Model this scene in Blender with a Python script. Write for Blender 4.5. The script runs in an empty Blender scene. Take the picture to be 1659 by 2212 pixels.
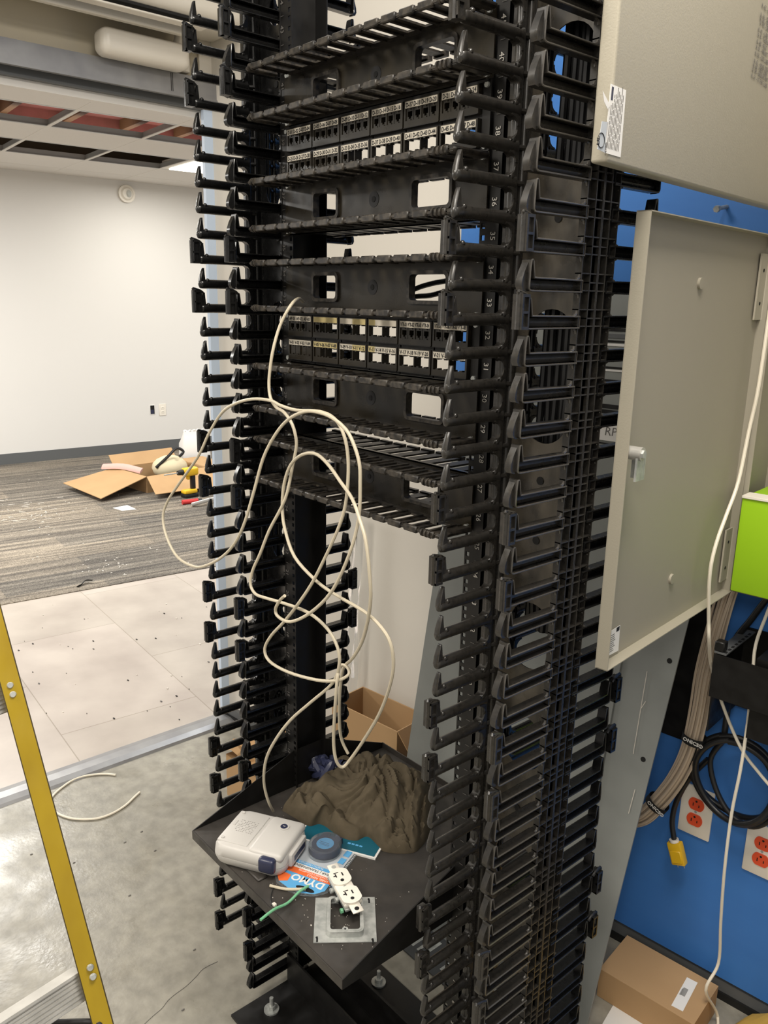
import bpy, bmesh, math, random
from mathutils import Vector as V, Matrix, noise
random.seed(7)
sc = bpy.context.scene
COL = sc.collection
R = math.radians
U = .04445          # one rack unit
ZB = .09            # bottom of the first rack unit above the floor

# ------------------------------------------------------------------ camera
CX, CY, CZ, YAW, PITCH, ROLL, F = 1.0523, -.8907, 1.5386, .8508, -.2535, .0209, 1775.9
cy_, sy_, cp_, sp_ = math.cos(YAW), math.sin(YAW), math.cos(PITCH), math.sin(PITCH)
FW = V((-sy_*cp_, cy_*cp_, sp_)); RT0 = V((cy_, sy_, 0)); UP0 = RT0.cross(FW)
RT = RT0*math.cos(ROLL)+UP0*math.sin(ROLL); UP = UP0*math.cos(ROLL)-RT0*math.sin(ROLL)
CO = V((CX, CY, CZ))
cd = bpy.data.cameras.new('camera'); cam = bpy.data.objects.new('camera', cd); COL.objects.link(cam)
cam.matrix_world = Matrix.Translation(CO) @ Matrix((RT, UP, -FW)).transposed().to_4x4()
cd.sensor_fit = 'VERTICAL'; cd.sensor_height = 24; cd.sensor_width = 18
cd.lens = F*24/2212; cd.clip_start = .02
sc.camera = cam
# ------------------------------------------------------------------ view and world
sc.view_settings.view_transform = 'Standard'; sc.view_settings.look = 'None'
sc.view_settings.gamma = 1; sc.view_settings.exposure = 0.0
sc.view_settings.use_curve_mapping = False
w = bpy.data.worlds.new('world'); sc.world = w; w.use_nodes = True
w.node_tree.nodes['Background'].inputs[0].default_value = (1, .95, .88, 1)
w.node_tree.nodes['Background'].inputs[1].default_value = .48

def area(name, loc, size, power, col=(1, 1, 1), rot=(0, 0, 0), size_y=None):
    l = bpy.data.lights.new(name, 'AREA'); l.energy = power; l.color = col
    l.shape = 'RECTANGLE'; l.size = size; l.size_y = size_y or size
    o = bpy.data.objects.new(name, l); COL.objects.link(o)
    o.location = loc; o.rotation_euler = rot
    return o
area('server_room_and_fill_light', (.75, -.35, 2.72), .5, 40, (1, .93, .83), size_y=.8)
area('server_room_and_fill_light', (-.35, -1.9, 2.72), .6, 50, (1, .93, .83), size_y=1.2)
area('server_room_and_fill_light', (1.9, -2.6, 2.72), .6, 50, (1, .93, .83), size_y=1.2)
area('server_room_and_fill_light', (-.55, .25, 2.72), .3, 3.5, (1, .94, .86), size_y=.6)  # added fill over the rack's rear, brightens the wall behind it
area('office_and_fill_light', (-4.25, .28, 2.5), .55, 85, (1, .97, .92), size_y=.55)
area('office_and_fill_light', (-5.84, 2.63, 2.5), .5, 13, (1, .96, .88), size_y=.58)
area('office_and_fill_light', (-4.6, -2.2, 2.5), .6, 130, (1, .97, .92), size_y=1.2)
area('office_and_fill_light', (-4.4, 4.3, 2.5), .6, 85, (1, .97, .92), size_y=1.2)
area('office_and_fill_light', (-5.4, .0, 2.5), .5, 34, (1, .97, .92), size_y=.5)  # added fill out of view, lifts the dim left part of the far wall
area('office_and_fill_light', (-4.95, 1.8, 2.6), .3, 3, (1, .97, .92), rot=(math.pi, 0, 0), size_y=1.8)  # added upward fill hidden above the tiles, brightens the plenum insulation
area('office_and_fill_light', (-2.6, 1.9, 2.5), .6, 36, (.92, .96, 1), size_y=1.2)

# ------------------------------------------------------------------ picture ray helpers (turn a measured point into a place on a real plane)
def ray(px, py): return FW + RT*((px-829.5)/F) - UP*((py-1106)/F)
def hit(px, py, p, n):
    d = ray(px, py); return CO + d*((V(p)-CO).dot(n)/d.dot(n))
def onz(px, py, z): return hit(px, py, (0, 0, z), V((0, 0, 1)))
def ony(px, py, y): return hit(px, py, (0, y, 0), V((0, 1, 0)))
def onx(px, py, x): return hit(px, py, (x, 0, 0), V((1, 0, 0)))
WA = R(6.4)
BP = V((.149, .699, 0)); BT = V((math.cos(WA), math.sin(WA), 0)); BN = V((math.sin(WA), -math.cos(WA), 0))
def W(s, off, z): return BP + BT*s + BN*off + V((0, 0, z))          # s along the back wall, off out of it
def onw(px, py, off=0):
    X = hit(px, py, BP+BN*off, BN); return (X-BP).dot(BT), X.z
MW = Matrix((BT, -BN, V((0, 0, 1)))).transposed().to_4x4(); MW.translation = BP   # (s, -off, z) -> world

# ------------------------------------------------------------------ materials
def lin(c): return tuple(((x/255)/12.92 if x/255 <= .04045 else ((x/255+.055)/1.055)**2.4) for x in c)
MATS = {}
def mat(name, rgb, rough=.5, metal=0, spec=.5, n=None, bump=None, emit=None, trans=0, rn=None, coat=0):
    """n=(scale, second rgb, stretch, contrast) blends in a second colour by noise; rn varies the roughness"""
    m = bpy.data.materials.new(name); m.use_nodes = True; t = m.node_tree; b = t.nodes['Principled BSDF']
    b.inputs['Base Color'].default_value = (*lin(rgb), 1)
    b.inputs['Roughness'].default_value = rough; b.inputs['Metallic'].default_value = metal
    b.inputs['Specular IOR Level'].default_value = spec
    b.inputs['Coat Weight'].default_value = coat
    if trans: b.inputs['Transmission Weight'].default_value = trans; b.inputs['IOR'].default_value = 1.2
    if emit:
        b.inputs['Emission Color'].default_value = (*lin(emit[0]), 1); b.inputs['Emission Strength'].default_value = emit[1]
    g = t.nodes.new('ShaderNodeNewGeometry') if (n or bump or rn) else None
    def nz(scale, stretch=(1, 1, 1), detail=5):
        mp = t.nodes.new('ShaderNodeMapping'); mp.inputs['Scale'].default_value = stretch
        t.links.new(g.outputs['Position'], mp.inputs['Vector'])
        x = t.nodes.new('ShaderNodeTexNoise'); x.inputs['Scale'].default_value = scale; x.inputs['Detail'].default_value = detail
        t.links.new(mp.outputs[0], x.inputs['Vector']); return x
    if n:
        x = nz(n[0], n[2] if len(n) > 2 else (1, 1, 1))
        c = n[3] if len(n) > 3 else .15
        cr = t.nodes.new('ShaderNodeValToRGB'); cr.color_ramp.elements[0].position = .5-c; cr.color_ramp.elements[1].position = .5+c
        cr.color_ramp.elements[0].color = (*lin(rgb), 1); cr.color_ramp.elements[1].color = (*lin(n[1]), 1)
        t.links.new(x.outputs[0], cr.inputs[0]); t.links.new(cr.outputs[0], b.inputs['Base Color'])
    if rn:
        x = nz(rn[0]); mr = t.nodes.new('ShaderNodeMapRange')
        mr.inputs['From Min'].default_value = .35; mr.inputs['From Max'].default_value = .65
        mr.inputs['To Min'].default_value = rn[1]; mr.inputs['To Max'].default_value = rn[2]
        t.links.new(x.outputs[0], mr.inputs[0]); t.links.new(mr.outputs[0], b.inputs['Roughness'])
    if bump:
        x = nz(bump[0], detail=3); bu = t.nodes.new('ShaderNodeBump'); bu.inputs['Strength'].default_value = bump[1]
        bu.inputs['Distance'].default_value = bump[2] if len(bump) > 2 else .002
        t.links.new(x.outputs[0], bu.inputs['Height']); t.links.new(bu.outputs[0], b.inputs['Normal'])
    MATS[name] = m; return m

black = mat('black_plastic', (17, 17, 17), .28, spec=.6, rn=(60, .2, .32))
black_dusty = mat('scuffed_black_plastic', (30, 29, 27), .32, spec=.7, n=(160, (46, 43, 39), (1, 1, 1), .2), rn=(70, .24, .4))
highlight_rim = mat('black_plastic_rim_painted_highlight', (68, 65, 61), .22, spec=.9)  # highlights on the black rims painted in as a lighter base colour
plate_dark = mat('dark_plate_painted_sheen', (46, 43, 38), .3, spec=.7, n=(26, (84, 78, 68), (1, 1, .5), .12), rn=(40, .22, .4))  # paler grey mottling stands in for reflections on the plate
steel_black = mat('black_painted_steel', (19, 18, 17), .45, spec=.4, rn=(30, .35, .55))
panel_black = mat('worn_black_steel_panel', (24, 22, 19), .3, spec=.5, n=(9, (44, 38, 26), (1, 1, .6), .2), rn=(25, .22, .4))
fringe_black = mat('dull_black_plastic', (30, 28, 26), .45, spec=.45, n=(120, (62, 57, 50), (1, 1, 1), .1))
rubber = mat('black_rubber', (17, 17, 17), .5)
print_white = mat('white_print', (200, 196, 188), .6)
print_black = mat('black_print', (28, 28, 30), .6)
print_grey = mat('grey_print', (105, 102, 98), .7)
tape_white = mat('white_label_tape', (208, 200, 184), .5)
tape_yellow = mat('yellowed_label_tape', (205, 188, 132), .5)
white_paint = mat('white_wall_paint', (214, 209, 199), .75, bump=(180, .12, .0006))
office_paint = mat('office_wall_paint', (218, 216, 212), .7)
cream_paint = mat('cream_wall_paint', (196, 187, 166), .75)
blue_paint = mat('blue_plywood_paint', (66, 124, 198), .5, spec=.35, n=(3, (60, 116, 190), (1, 1, 6), .3), bump=(60, .15, .0008))
ceil_tile = mat('white_ceiling_tile', (226, 223, 218), .85)
tbar = mat('ceiling_grid_metal', (178, 178, 176), .4, metal=.4)
alum = mat('brushed_aluminium', (196, 194, 188), .32, metal=.45, n=(40, (176, 174, 168), (1, 1, 1), .2))
track_metal = mat('dull_track_metal', (150, 150, 150), .42, metal=.55, n=(14, (132, 132, 134), (1, 1, 1), .2))
jamb_white = mat('pale_blue_frame_paint', (196, 212, 232), .4)
galv = mat('galvanised_steel', (190, 192, 188), .34, metal=.35, n=(55, (160, 163, 160), (1, 1, 1), .12))
grey_sheet = mat('grey_painted_steel_sheet', (142, 145, 142), .4, spec=.45, n=(7, (128, 131, 128), (1, 1, 1), .2), rn=(14, .34, .55))
cab_grey = mat('textured_light_grey_paint', (168, 162, 146), .45, spec=.45, bump=(420, .22, .0008))
cab_in = mat('smooth_light_grey_paint', (158, 152, 137), .5, spec=.4)
green_p = mat('lime_green_plastic', (150, 196, 28), .45)
card = mat('brown_cardboard', (184, 150, 108), .8, n=(5, (172, 138, 98), (1, 1, 1), .3))
card_in = mat('cardboard_inside', (164, 128, 88), .85)
kraft = mat('crumpled_kraft_paper', (176, 140, 96), .8)
paper = mat('white_paper', (226, 224, 220), .7)
cable_w = mat('off_white_cable_jacket', (196, 186, 164), .45)
cable_beige = mat('beige_cable_jacket', (188, 172, 152), .5)
cable_white = mat('white_cable_jacket', (228, 220, 202), .45)
cord_black = mat('black_cord_jacket', (26, 26, 27), .38)
yellow_fg = mat('yellow_fibreglass', (164, 138, 24), .38, n=(30, (150, 124, 20), (1, 1, .3), .2), rn=(40, .3, .5))
edge_dark = mat('dark_rail_edge', (60, 50, 22), .6)
fabric = mat('olive_brown_knit_cloth', (82, 74, 60), .95, spec=.1, n=(60, (92, 83, 68), (1, 1, 1), .2), bump=(900, .35, .0008))
printer_p = mat('light_grey_plastic', (196, 193, 188), .4, n=(12, (188, 185, 180), (1, 1, 1), .3))
navy = mat('navy_blue_plastic', (46, 50, 74), .3)
shelf_m = mat('dusty_black_steel', (48, 45, 42), .5, spec=.5, n=(22, (62, 58, 54), (1, 1, 1), .18), rn=(35, .35, .62))
dust = mat('white_plaster_dust', (208, 202, 192), .9)
clear = mat('clear_blister_plastic', (225, 232, 236), .08, trans=.92)
film = mat('clear_plastic_film', (225, 228, 230), .15, trans=.85)
tape_blue = mat('packet_blue', (92, 164, 214), .45)
tape_orange = mat('packet_orange', (232, 110, 54), .45)
pack_grey = mat('packet_grey', (182, 188, 194), .45)
teal = mat('teal_cover', (16, 86, 104), .4)
outlet_white = mat('white_nylon', (232, 226, 214), .35)
outlet_orange = mat('orange_nylon', (224, 84, 48), .4)
dark_hole = mat('dark_socket_opening', (12, 12, 12), .8)
yellow_p = mat('yellow_connector_plastic', (226, 182, 36), .35)
yellow_cloth = mat('mustard_yellow_cloth', (206, 164, 70), .85, bump=(40, .4, .004))
red_p = mat('red_plastic', (190, 44, 44), .4)
pink_w = mat('red_insulation', (138, 78, 70), .95, n=(6, (108, 64, 50), (1, 1, 1), .2))
wood_j = mat('timber_joist', (104, 72, 40), .85)
plenum = mat('dark_plenum', (150, 138, 118), .95)
base_grey = mat('grey_vinyl_base', (92, 94, 95), .5)
light_on = mat('lit_light_panel', (255, 252, 240), .5, emit=((255, 250, 236), 7))
light_day = mat('white_fixture_plastic', (222, 216, 204), .35)
black_steel_sheet = mat('dark_steel_sheet', (62, 64, 66), .4, spec=.5)
velcro = mat('black_hook_strap', (16, 16, 17), .8)
wire_green = mat('green_wire_jacket', (112, 176, 134), .45)

def floor_mat(name, kind):
    m = bpy.data.materials.new(name); m.use_nodes = True; t = m.node_tree; b = t.nodes['Principled BSDF']; N = t.nodes.new; L = t.links.new
    g = N('ShaderNodeNewGeometry'); mp = N('ShaderNodeMapping'); L(g.outputs['Position'], mp.inputs[0])
    b.inputs['Specular IOR Level'].default_value = .5
    def ramp(src, stops):
        r = N('ShaderNodeValToRGB'); e = r.color_ramp.elements
        e[0].position, e[0].color = stops[0][0], (*lin(stops[0][1]), 1); e[1].position, e[1].color = stops[-1][0], (*lin(stops[-1][1]), 1)
        for p, c in stops[1:-1]: k = e.new(p); k.color = (*lin(c), 1)
        L(src, r.inputs[0]); return r.outputs[0]
    def mul(a, bb, f=1.0, mode='MULTIPLY'):
        x = N('ShaderNodeMix'); x.data_type = 'RGBA'; x.blend_type = mode; x.inputs[0].default_value = f
        L(a, x.inputs[6]); L(bb, x.inputs[7]); return x.outputs[2]
    def nz(scale, stretch=(1, 1, 1), detail=6, src=None):
        q = N('ShaderNodeMapping'); q.inputs['Scale'].default_value = stretch; L(src or mp.outputs[0], q.inputs[0])
        x = N('ShaderNodeTexNoise'); x.inputs['Scale'].default_value = scale; x.inputs['Detail'].default_value = detail; L(q.outputs[0], x.inputs[0]); return x.outputs[0]
    if kind == 'concrete':
        c = ramp(nz(1.6, detail=8), [(.3, (138, 134, 122)), (.5, (150, 146, 134)), (.72, (166, 162, 150))])
        c = mul(c, ramp(nz(26, detail=8), [(.35, (222, 222, 222)), (.65, (255, 255, 255))]))
        L(c, b.inputs['Base Color'])
        mr = N('ShaderNodeMapRange'); L(nz(9, detail=8), mr.inputs[0]); mr.inputs['From Min'].default_value = .35; mr.inputs['From Max'].default_value = .65
        mr.inputs['To Min'].default_value = .26; mr.inputs['To Max'].default_value = .46; L(mr.outputs[0], b.inputs['Roughness'])
        bu = N('ShaderNodeBump'); bu.inputs['Strength'].default_value = .35; bu.inputs['Distance'].default_value = .0015; L(nz(90), bu.inputs['Height']); L(bu.outputs[0], b.inputs['Normal'])
    elif kind == 'panels':
        mp.inputs['Rotation'].default_value = (0, 0, R(4)); mp.inputs['Location'].default_value = (.31, .12, 0)
        br = N('ShaderNodeTexBrick'); L(mp.outputs[0], br.inputs[0]); br.inputs['Scale'].default_value = 1
        br.inputs['Brick Width'].default_value = .92; br.inputs['Row Height'].default_value = .52; br.inputs['Mortar Size'].default_value = .002
        br.inputs['Color1'].default_value = (*lin((184, 174, 164)), 1); br.inputs['Color2'].default_value = (*lin((176, 167, 156)), 1); br.inputs['Mortar'].default_value = (*lin((150, 140, 126)), 1)
        c = mul(br.outputs[0], ramp(nz(3, detail=8), [(.35, (225, 222, 222)), (.65, (255, 255, 255))]))
        L(c, b.inputs['Base Color']); b.inputs['Roughness'].default_value = .38
    else:
        mp.inputs['Rotation'].default_value = (0, 0, R(-85))
        br = N('ShaderNodeTexBrick'); L(mp.outputs[0], br.inputs[0]); br.inputs['Scale'].default_value = 1
        br.inputs['Brick Width'].default_value = 1.0; br.inputs['Row Height'].default_value = .25; br.inputs['Mortar Size'].default_value = 0
        br.inputs['Color1'].default_value = (*lin((172, 162, 148)), 1); br.inputs['Color2'].default_value = (*lin((138, 133, 126)), 1)
        c = mul(br.outputs[0], ramp(nz(10, (.1, 2.4, 1), 7), [(.36, (170, 170, 172)), (.5, (214, 213, 211)), (.64, (255, 253, 248))]))
        c = mul(c, ramp(nz(160, detail=2), [(.35, (180, 180, 180)), (.65, (255, 255, 255))]))
        L(c, b.inputs['Base Color']); b.inputs['Roughness'].default_value = .95; b.inputs['Specular IOR Level'].default_value = .15
    return m
concrete = floor_mat('polished_concrete', 'concrete')
subfloor = floor_mat('scraped_underlay_panels', 'panels')
carpet_m = floor_mat('striped_carpet_planks', 'carpet')

# ------------------------------------------------------------------ mesh building
class MB:
    def __init__(s): s.v = []; s.f = []; s.m = []; s.mats = []; s.sm = []
    def mi(s, m):
        if m not in s.mats: s.mats.append(m)
        return s.mats.index(m)
    def add(s, vs, fs, m, M=None, smooth=False):
        k = len(s.v); s.v += [(M @ V(p)) if M else V(p) for p in vs]
        i = s.mi(m)
        for f in fs: s.f.append([k+a for a in f]); s.m.append(i); s.sm.append(smooth)
        return s
    def box(s, a, b, m, M=None):
        (x0, y0, z0), (x1, y1, z1) = [min(p, q) for p, q in zip(a, b)], [max(p, q) for p, q in zip(a, b)]
        vs = [(x0, y0, z0), (x1, y0, z0), (x1, y1, z0), (x0, y1, z0), (x0, y0, z1), (x1, y0, z1), (x1, y1, z1), (x0, y1, z1)]
        return s.add(vs, [(0, 3, 2, 1), (4, 5, 6, 7), (0, 1, 5, 4), (1, 2, 6, 5), (2, 3, 7, 6), (3, 0, 4, 7)], m, M)
    def rbox(s, a, b, m, r=.004, seg=2, M=None):
        bm = bmesh.new(); bmesh.ops.create_cube(bm, size=1)
        c = [(p+q)/2 for p, q in zip(a, b)]; d = [abs(q-p) for p, q in zip(a, b)]
        for v in bm.verts: v.co = V((v.co.x*d[0]+c[0], v.co.y*d[1]+c[1], v.co.z*d[2]+c[2]))
        bmesh.ops.bevel(bm, geom=bm.edges[:], offset=min(r, min(d)*.49), segments=seg, affect='EDGES', profile=.5)
        bm.verts.index_update()
        s.add([v.co.copy() for v in bm.verts], [[v.index for v in f.verts] for f in bm.faces], m, M, True); bm.free(); return s
    def prism(s, poly, h0, h1, m, axis='z', M=None, smooth=False):
        """poly of 2-D points (counter-clockwise) extruded between h0 and h1 along the axis"""
        def P(p, h):
            return {'z': (p[0], p[1], h), 'x': (h, p[0], p[1]), 'y': (p[0], h, p[1])}[axis]
        n = len(poly); vs = [P(p, h0) for p in poly]+[P(p, h1) for p in poly]
        fs = [tuple(range(n-1, -1, -1)), tuple(range(n, 2*n))]+[(i, (i+1) % n, n+(i+1) % n, n+i) for i in range(n)]
        return s.add(vs, fs, m, M, smooth)
    def ring(s, outer, inner, h0, h1, m, axis='z', M=None):
        """wall between two polygons with the same count, extruded"""
        def P(p, h):
            return {'z': (p[0], p[1], h), 'x': (h, p[0], p[1]), 'y': (p[0], h, p[1])}[axis]
        n = len(outer); vs = [P(p, h) for h in (h0, h1) for q in (outer, inner) for p in q]
        fs = []
        for i in range(n):
            j = (i+1) % n
            fs += [(i, j, 2*n+j, 2*n+i), (n+j, n+i, 3*n+i, 3*n+j), (i, n+i, n+j, j), (2*n+i, 2*n+j, 3*n+j, 3*n+i)]
        return s.add(vs, fs, m, M)
    def cyl(s, p0, p1, r, m, seg=12, r1=None, M=None, cap=True):
        p0, p1 = V(p0), V(p1); d = (p1-p0).normalized(); a = d.orthogonal().normalized(); b = d.cross(a)
        r1 = r if r1 is None else r1; vs = []
        for p, rr in ((p0, r), (p1, r1)):
            vs += [p+(a*math.cos(2*math.pi*i/seg)+b*math.sin(2*math.pi*i/seg))*rr for i in range(seg)]
        fs = [(i, (i+1) % seg, seg+(i+1) % seg, seg+i) for i in range(seg)]
        s.add(vs, fs, m, M, True)
        if cap: s.add(vs, [tuple(range(seg-1, -1, -1)), tuple(range(seg, 2*seg))], m, M)
        return s
    def tube(s, pts, r, m, seg=8, sub=4, M=None, closed=False, flat=1.0):
        P = catmull(pts, sub, closed) if sub > 1 else [V(p) for p in pts]
        n = len(P); vs = []; nrm = None
        for i, p in enumerate(P):
            t = (P[min(i+1, n-1)]-P[max(i-1, 0)]).normalized()
            if nrm is None: nrm = t.orthogonal().normalized()
            nrm = (nrm-t*nrm.dot(t)).normalized(); b = t.cross(nrm)
            rr = r(i/(n-1)) if callable(r) else r
            vs += [p+(nrm*math.cos(2*math.pi*k/seg)+b*math.sin(2*math.pi*k/seg)*flat)*rr for k in range(seg)]
        fs = [(i*seg+k, i*seg+(k+1) % seg, (i+1)*seg+(k+1) % seg, (i+1)*seg+k) for i in range(n-1) for k in range(seg)]
        fs += [tuple(range(seg-1, -1, -1)), tuple((n-1)*seg+k for k in range(seg))]
        return s.add(vs, fs, m, M, True)
    def sphere(s, c, r, m, M=None, sc3=(1, 1, 1), u=12, vv=8):
        bm = bmesh.new(); bmesh.ops.create_uvsphere(bm, u_segments=u, v_segments=vv, radius=r); bm.verts.index_update()
        s.add([V((v.co.x*sc3[0]+c[0], v.co.y*sc3[1]+c[1], v.co.z*sc3[2]+c[2])) for v in bm.verts], [[v.index for v in f.verts] for f in bm.faces], m, M, True); bm.free(); return s
    def quad(s, a, b, c, d, m, t=.001):
        a, b, c, d = map(V, (a, b, c, d)); n = (b-a).cross(d-a).normalized()*t
        return s.add([a, b, c, d, a-n, b-n, c-n, d-n], [(0, 1, 2, 3), (7, 6, 5, 4), (0, 4, 5, 1), (1, 5, 6, 2), (2, 6, 7, 3), (3, 7, 4, 0)], m)
    def text(s, txt, M, size, m, align='LEFT', ext=.0002, bold=0):
        cu = bpy.data.curves.new('t', 'FONT'); cu.body = txt; cu.size = size; cu.align_x = align; cu.extrude = ext; cu.resolution_u = 2; cu.offset = bold
        o = bpy.data.objects.new('t', cu); me = bpy.data.meshes.new_from_object(o)
        s.add([v.co.copy() for v in me.vertices], [list(p.vertices) for p in me.polygons], m, M)
        bpy.data.objects.remove(o); bpy.data.curves.remove(cu); bpy.data.meshes.remove(me); return s

def catmull(pts, sub, closed=False):
    pts = [V(p) for p in pts]; out = []
    n = len(pts)
    for i in range(n-1):
        p0 = pts[max(i-1, 0)]; p1 = pts[i]; p2 = pts[i+1]; p3 = pts[min(i+2, n-1)]
        for k in range(sub):
            t = k/sub
            out.append(.5*((2*p1)+(p2-p0)*t+(2*p0-5*p1+4*p2-p3)*t*t+(3*p1-p0-3*p2+p3)*t**3))
    out.append(pts[-1]); return out

def frame(o, x, y):
    x = V(x).normalized(); y = V(y); z = x.cross(y).normalized(); y = z.cross(x)
    M = Matrix((x, y, z)).transposed().to_4x4(); M.translation = V(o); return M

def wpos(o):
    p = V((0, 0, 0))
    while o: p += o.location; o = o.parent
    return p
def obj(name, mb, parent=None, loc=None, local=False, label=None, kind=None):
    """one mesh object; vertices are given in world space unless local"""
    me = bpy.data.meshes.new(name); base = (wpos(parent) if parent else V((0, 0, 0))) + (V(loc) if loc else V((0, 0, 0)))
    off = V((0, 0, 0)) if local else base
    me.from_pydata([tuple(p-off) for p in mb.v], [], mb.f)
    for m in mb.mats: me.materials.append(m)
    me.polygons.foreach_set('material_index', mb.m); me.polygons.foreach_set('use_smooth', mb.sm); me.update()
    if any(mb.sm): me.set_sharp_from_angle(angle=R(42))
    o = bpy.data.objects.new(name, me); COL.objects.link(o)
    if parent: o.parent = parent
    if loc: o.location = loc
    if label: o['label'] = label
    if kind: o['kind'] = kind
    return o
def place(o, name, data_loc): pass
def tag(o, label, cat, group=None, kind=None):
    o['label'] = label; o['category'] = cat
    if group: o['group'] = group
    if kind: o['kind'] = kind
    return o
def thing(name, loc, label, cat, group=None):
    o = bpy.data.objects.new(name, None); COL.objects.link(o); o.location = loc; o.empty_display_size = .05
    return tag(o, label, cat, group)
def single(name, mb, label, cat, group=None, kind=None):
    """a thing that is one mesh, with its origin at its base"""
    xs = [p.x for p in mb.v]; ys = [p.y for p in mb.v]; zs = [p.z for p in mb.v]
    o = obj(name, mb, loc=((min(xs)+max(xs))/2, (min(ys)+max(ys))/2, min(zs)))
    return tag(o, label, cat, group, kind)
def struct(name, mb): o = obj(name, mb); o['kind'] = 'structure'; return o

# ================================================================== THE SETTING
FD = V((math.cos(R(86)), math.sin(R(86)), 0)); FN = V((FD.y, -FD.x, 0)); FA = V((-6.786, 1.315, 0))   # office wall, FN towards us
CD = V((math.cos(R(84.5)), math.sin(R(84.5)), 0)); CA = V((-3.147, .225, 0))
mb = MB(); mb.quad((-1.43, -4, 0), (4, -4, 0), (4, 1.0, 0), (-1.43, 1.0, 0), concrete, .05); struct('floor', mb)
a0, a1 = CA-CD*5, CA+CD*5
mb = MB(); mb.quad(a0, (-1.43, -4.8, 0), (-1.43, 5.2, 0), a1, subfloor, .05); o = struct('floor', mb)
mb = MB(); mb.quad(FA-FD*5+V((0, 0, .004)), a0+V((0, 0, .004)), a1+V((0, 0, .004)), FA+FD*6+V((0, 0, .004)), carpet_m, .05); struct('floor', mb)
def fw(t, off, z): return FA+FD*t+FN*off+V((0, 0, z))
MF = Matrix((FD, -FN, V((0, 0, 1)))).transposed().to_4x4(); MF.translation = FA
mb = MB(); mb.box((-5, 0, 0), (6, .1, 3.0), office_paint, MF); struct('wall_far', mb)
mb = MB(); mb.box((-5, -.012, .004), (6, 0, .1), base_grey, MF); struct('baseboard_far', mb)
# back wall behind the rack
mb = MB(); mb.box((-1.62, .02, 0), (3, .12, 2.9), white_paint, MW); struct('wall_back', mb)
# wall with the wide opening on the left
mb = MB(); mb.box((-1.55, -4, 2.18), (-1.45, .62, 2.9), cream_paint); struct('wall_left', mb)
mb = MB(); mb.box((-1.45, -4, 2.125), (-1.415, .6, 2.182), track_metal); mb.box((-1.5, -4, 2.1), (-1.45, .6, 2.13), base_grey)
mb.box((-1.425, -4, 2.118), (-1.41, .6, 2.126), track_metal)
mb.box((-1.50, -4, 2.078), (-1.47, .585, 2.1), ceil_tile)
for y in (-.2, .39, .395): mb.box((-1.416, y, 2.13), (-1.4145, y+.002, 2.18), steel_black)
struct('trim_1', mb)
# jamb at the far end of the opening
mb = MB(); mb.box((-1.456, .51, 0), (-1.44, .545, 2.1), jamb_white); mb.box((-1.456, .545, 0), (-1.448, .562, 2.1), base_grey)
mb.box((-1.456, .562, 0), (-1.44, .585, 2.1), alum); mb.box((-1.47, .585, 0), (-1.44, .66, 2.9), cream_paint)
for k in range(40): mb.box((-1.4405, .57, .1+k*.05), (-1.4395, .577, .112+k*.05), dark_hole)
struct('trim_2', mb)
# floor track of the opening
mb = MB(); pr = [(-.055, 0), (.045, 0), (.038, .008), (.015, .014), (-.02, .014), (-.05, .008)]
mb.prism([(p[0]-1.42, p[1]) for p in pr], -4, .62, track_metal, 'y'); struct('trim_3', mb)

# office ceiling: rows of tiles, some lifted out
CT = R(85.5); cx = V((math.cos(CT), math.sin(CT), 0)); cyy = V((-cx.y, cx.x, 0)); CO0 = V((-4.04, .56, 2.55))   # cx along rows, -cyy..
MC = Matrix((cx, cyy, V((0, 0, 1)))).transposed().to_4x4(); MC.translation = CO0
mb = MB(); bars = MB(); P = .61; G = .012
rows = 5
for r in range(-4, 5):
    y0 = r*P
    for c in range(-7, 9):
        x0 = (c)*P-.03
        openr = (r == 0 and -2 <= c <= 2) or (r == 2 and -2 <= c <= 2)
        lit = (r == 2 and c == 3)
        if openr or lit: continue
        mb.box((x0+G, y0+G, .0), (x0+P-G, y0+P-G, .015), ceil_tile, MC)
struct('ceiling', mb)
for r in range(-4, 6): bars.box((-4.4, r*P-G, -.001), (5.4, r*P+G, .004), tbar if r in (0, 1, 2, 3) else ceil_tile, MC); bars.box((-4.4, r*P-.003, .004), (5.4, r*P+.003, .04), tbar, MC)
for c in range(-7, 10): bars.box((c*P-.03-G, -4*P, -.0015), (c*P-.03+G, 5*P, .0035), ceil_tile, MC); bars.box((c*P-.033, -4*P, .004), (c*P-.027, 5*P, .04), tbar, MC)
struct('ceiling', bars)
mb = MB(); mb.box((-4.5, -2.4, .42), (5.5, 3.2, .46), plenum, MC)
for k in range(-8, 10): mb.box((k*.41, -.3, .13), (k*.41+.045, 1.15, .42), wood_j, MC); mb.box((k*.41+.045, -.3, .20), (k*.41+.41, 1.15, .3), pink_w, MC)
mb.box((-4.5, 1.15, .10), (5.5, 1.2, .42), pink_w, MC); mb.box((-4.5, 2.7, .06), (5.5, 2.75, .42), plenum, MC)
struct('ceiling', mb)
mb = MB()
for k in range(7):
    x = -1+k*.42; pts = [(x, .05, .2), (x+.14, .2, .12+.03*(k % 3)), (x+.3, .4, .2), (x+.2, .58, .24)]
    mb.tube([MC @ V(p) for p in pts], .004, cable_white if k % 3 else navy, 6)
single('ceiling_wires', mb, 'loose thin wires hanging above the lifted-out ceiling tiles of the office', 'wires', kind='stuff')
t = thing('troffer_light', MC @ V((3.5*P-.03, 2.5*P, -.004)), 'lit white square light panel in the office ceiling near the far wall', 'ceiling light')
mb = MB(); mb.box((3*P-.03+.055, 2*P+.055, -.008), (4*P-.03-.055, 3*P-.055, -.002), light_on, MC); obj('diffuser', mb, t)
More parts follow.
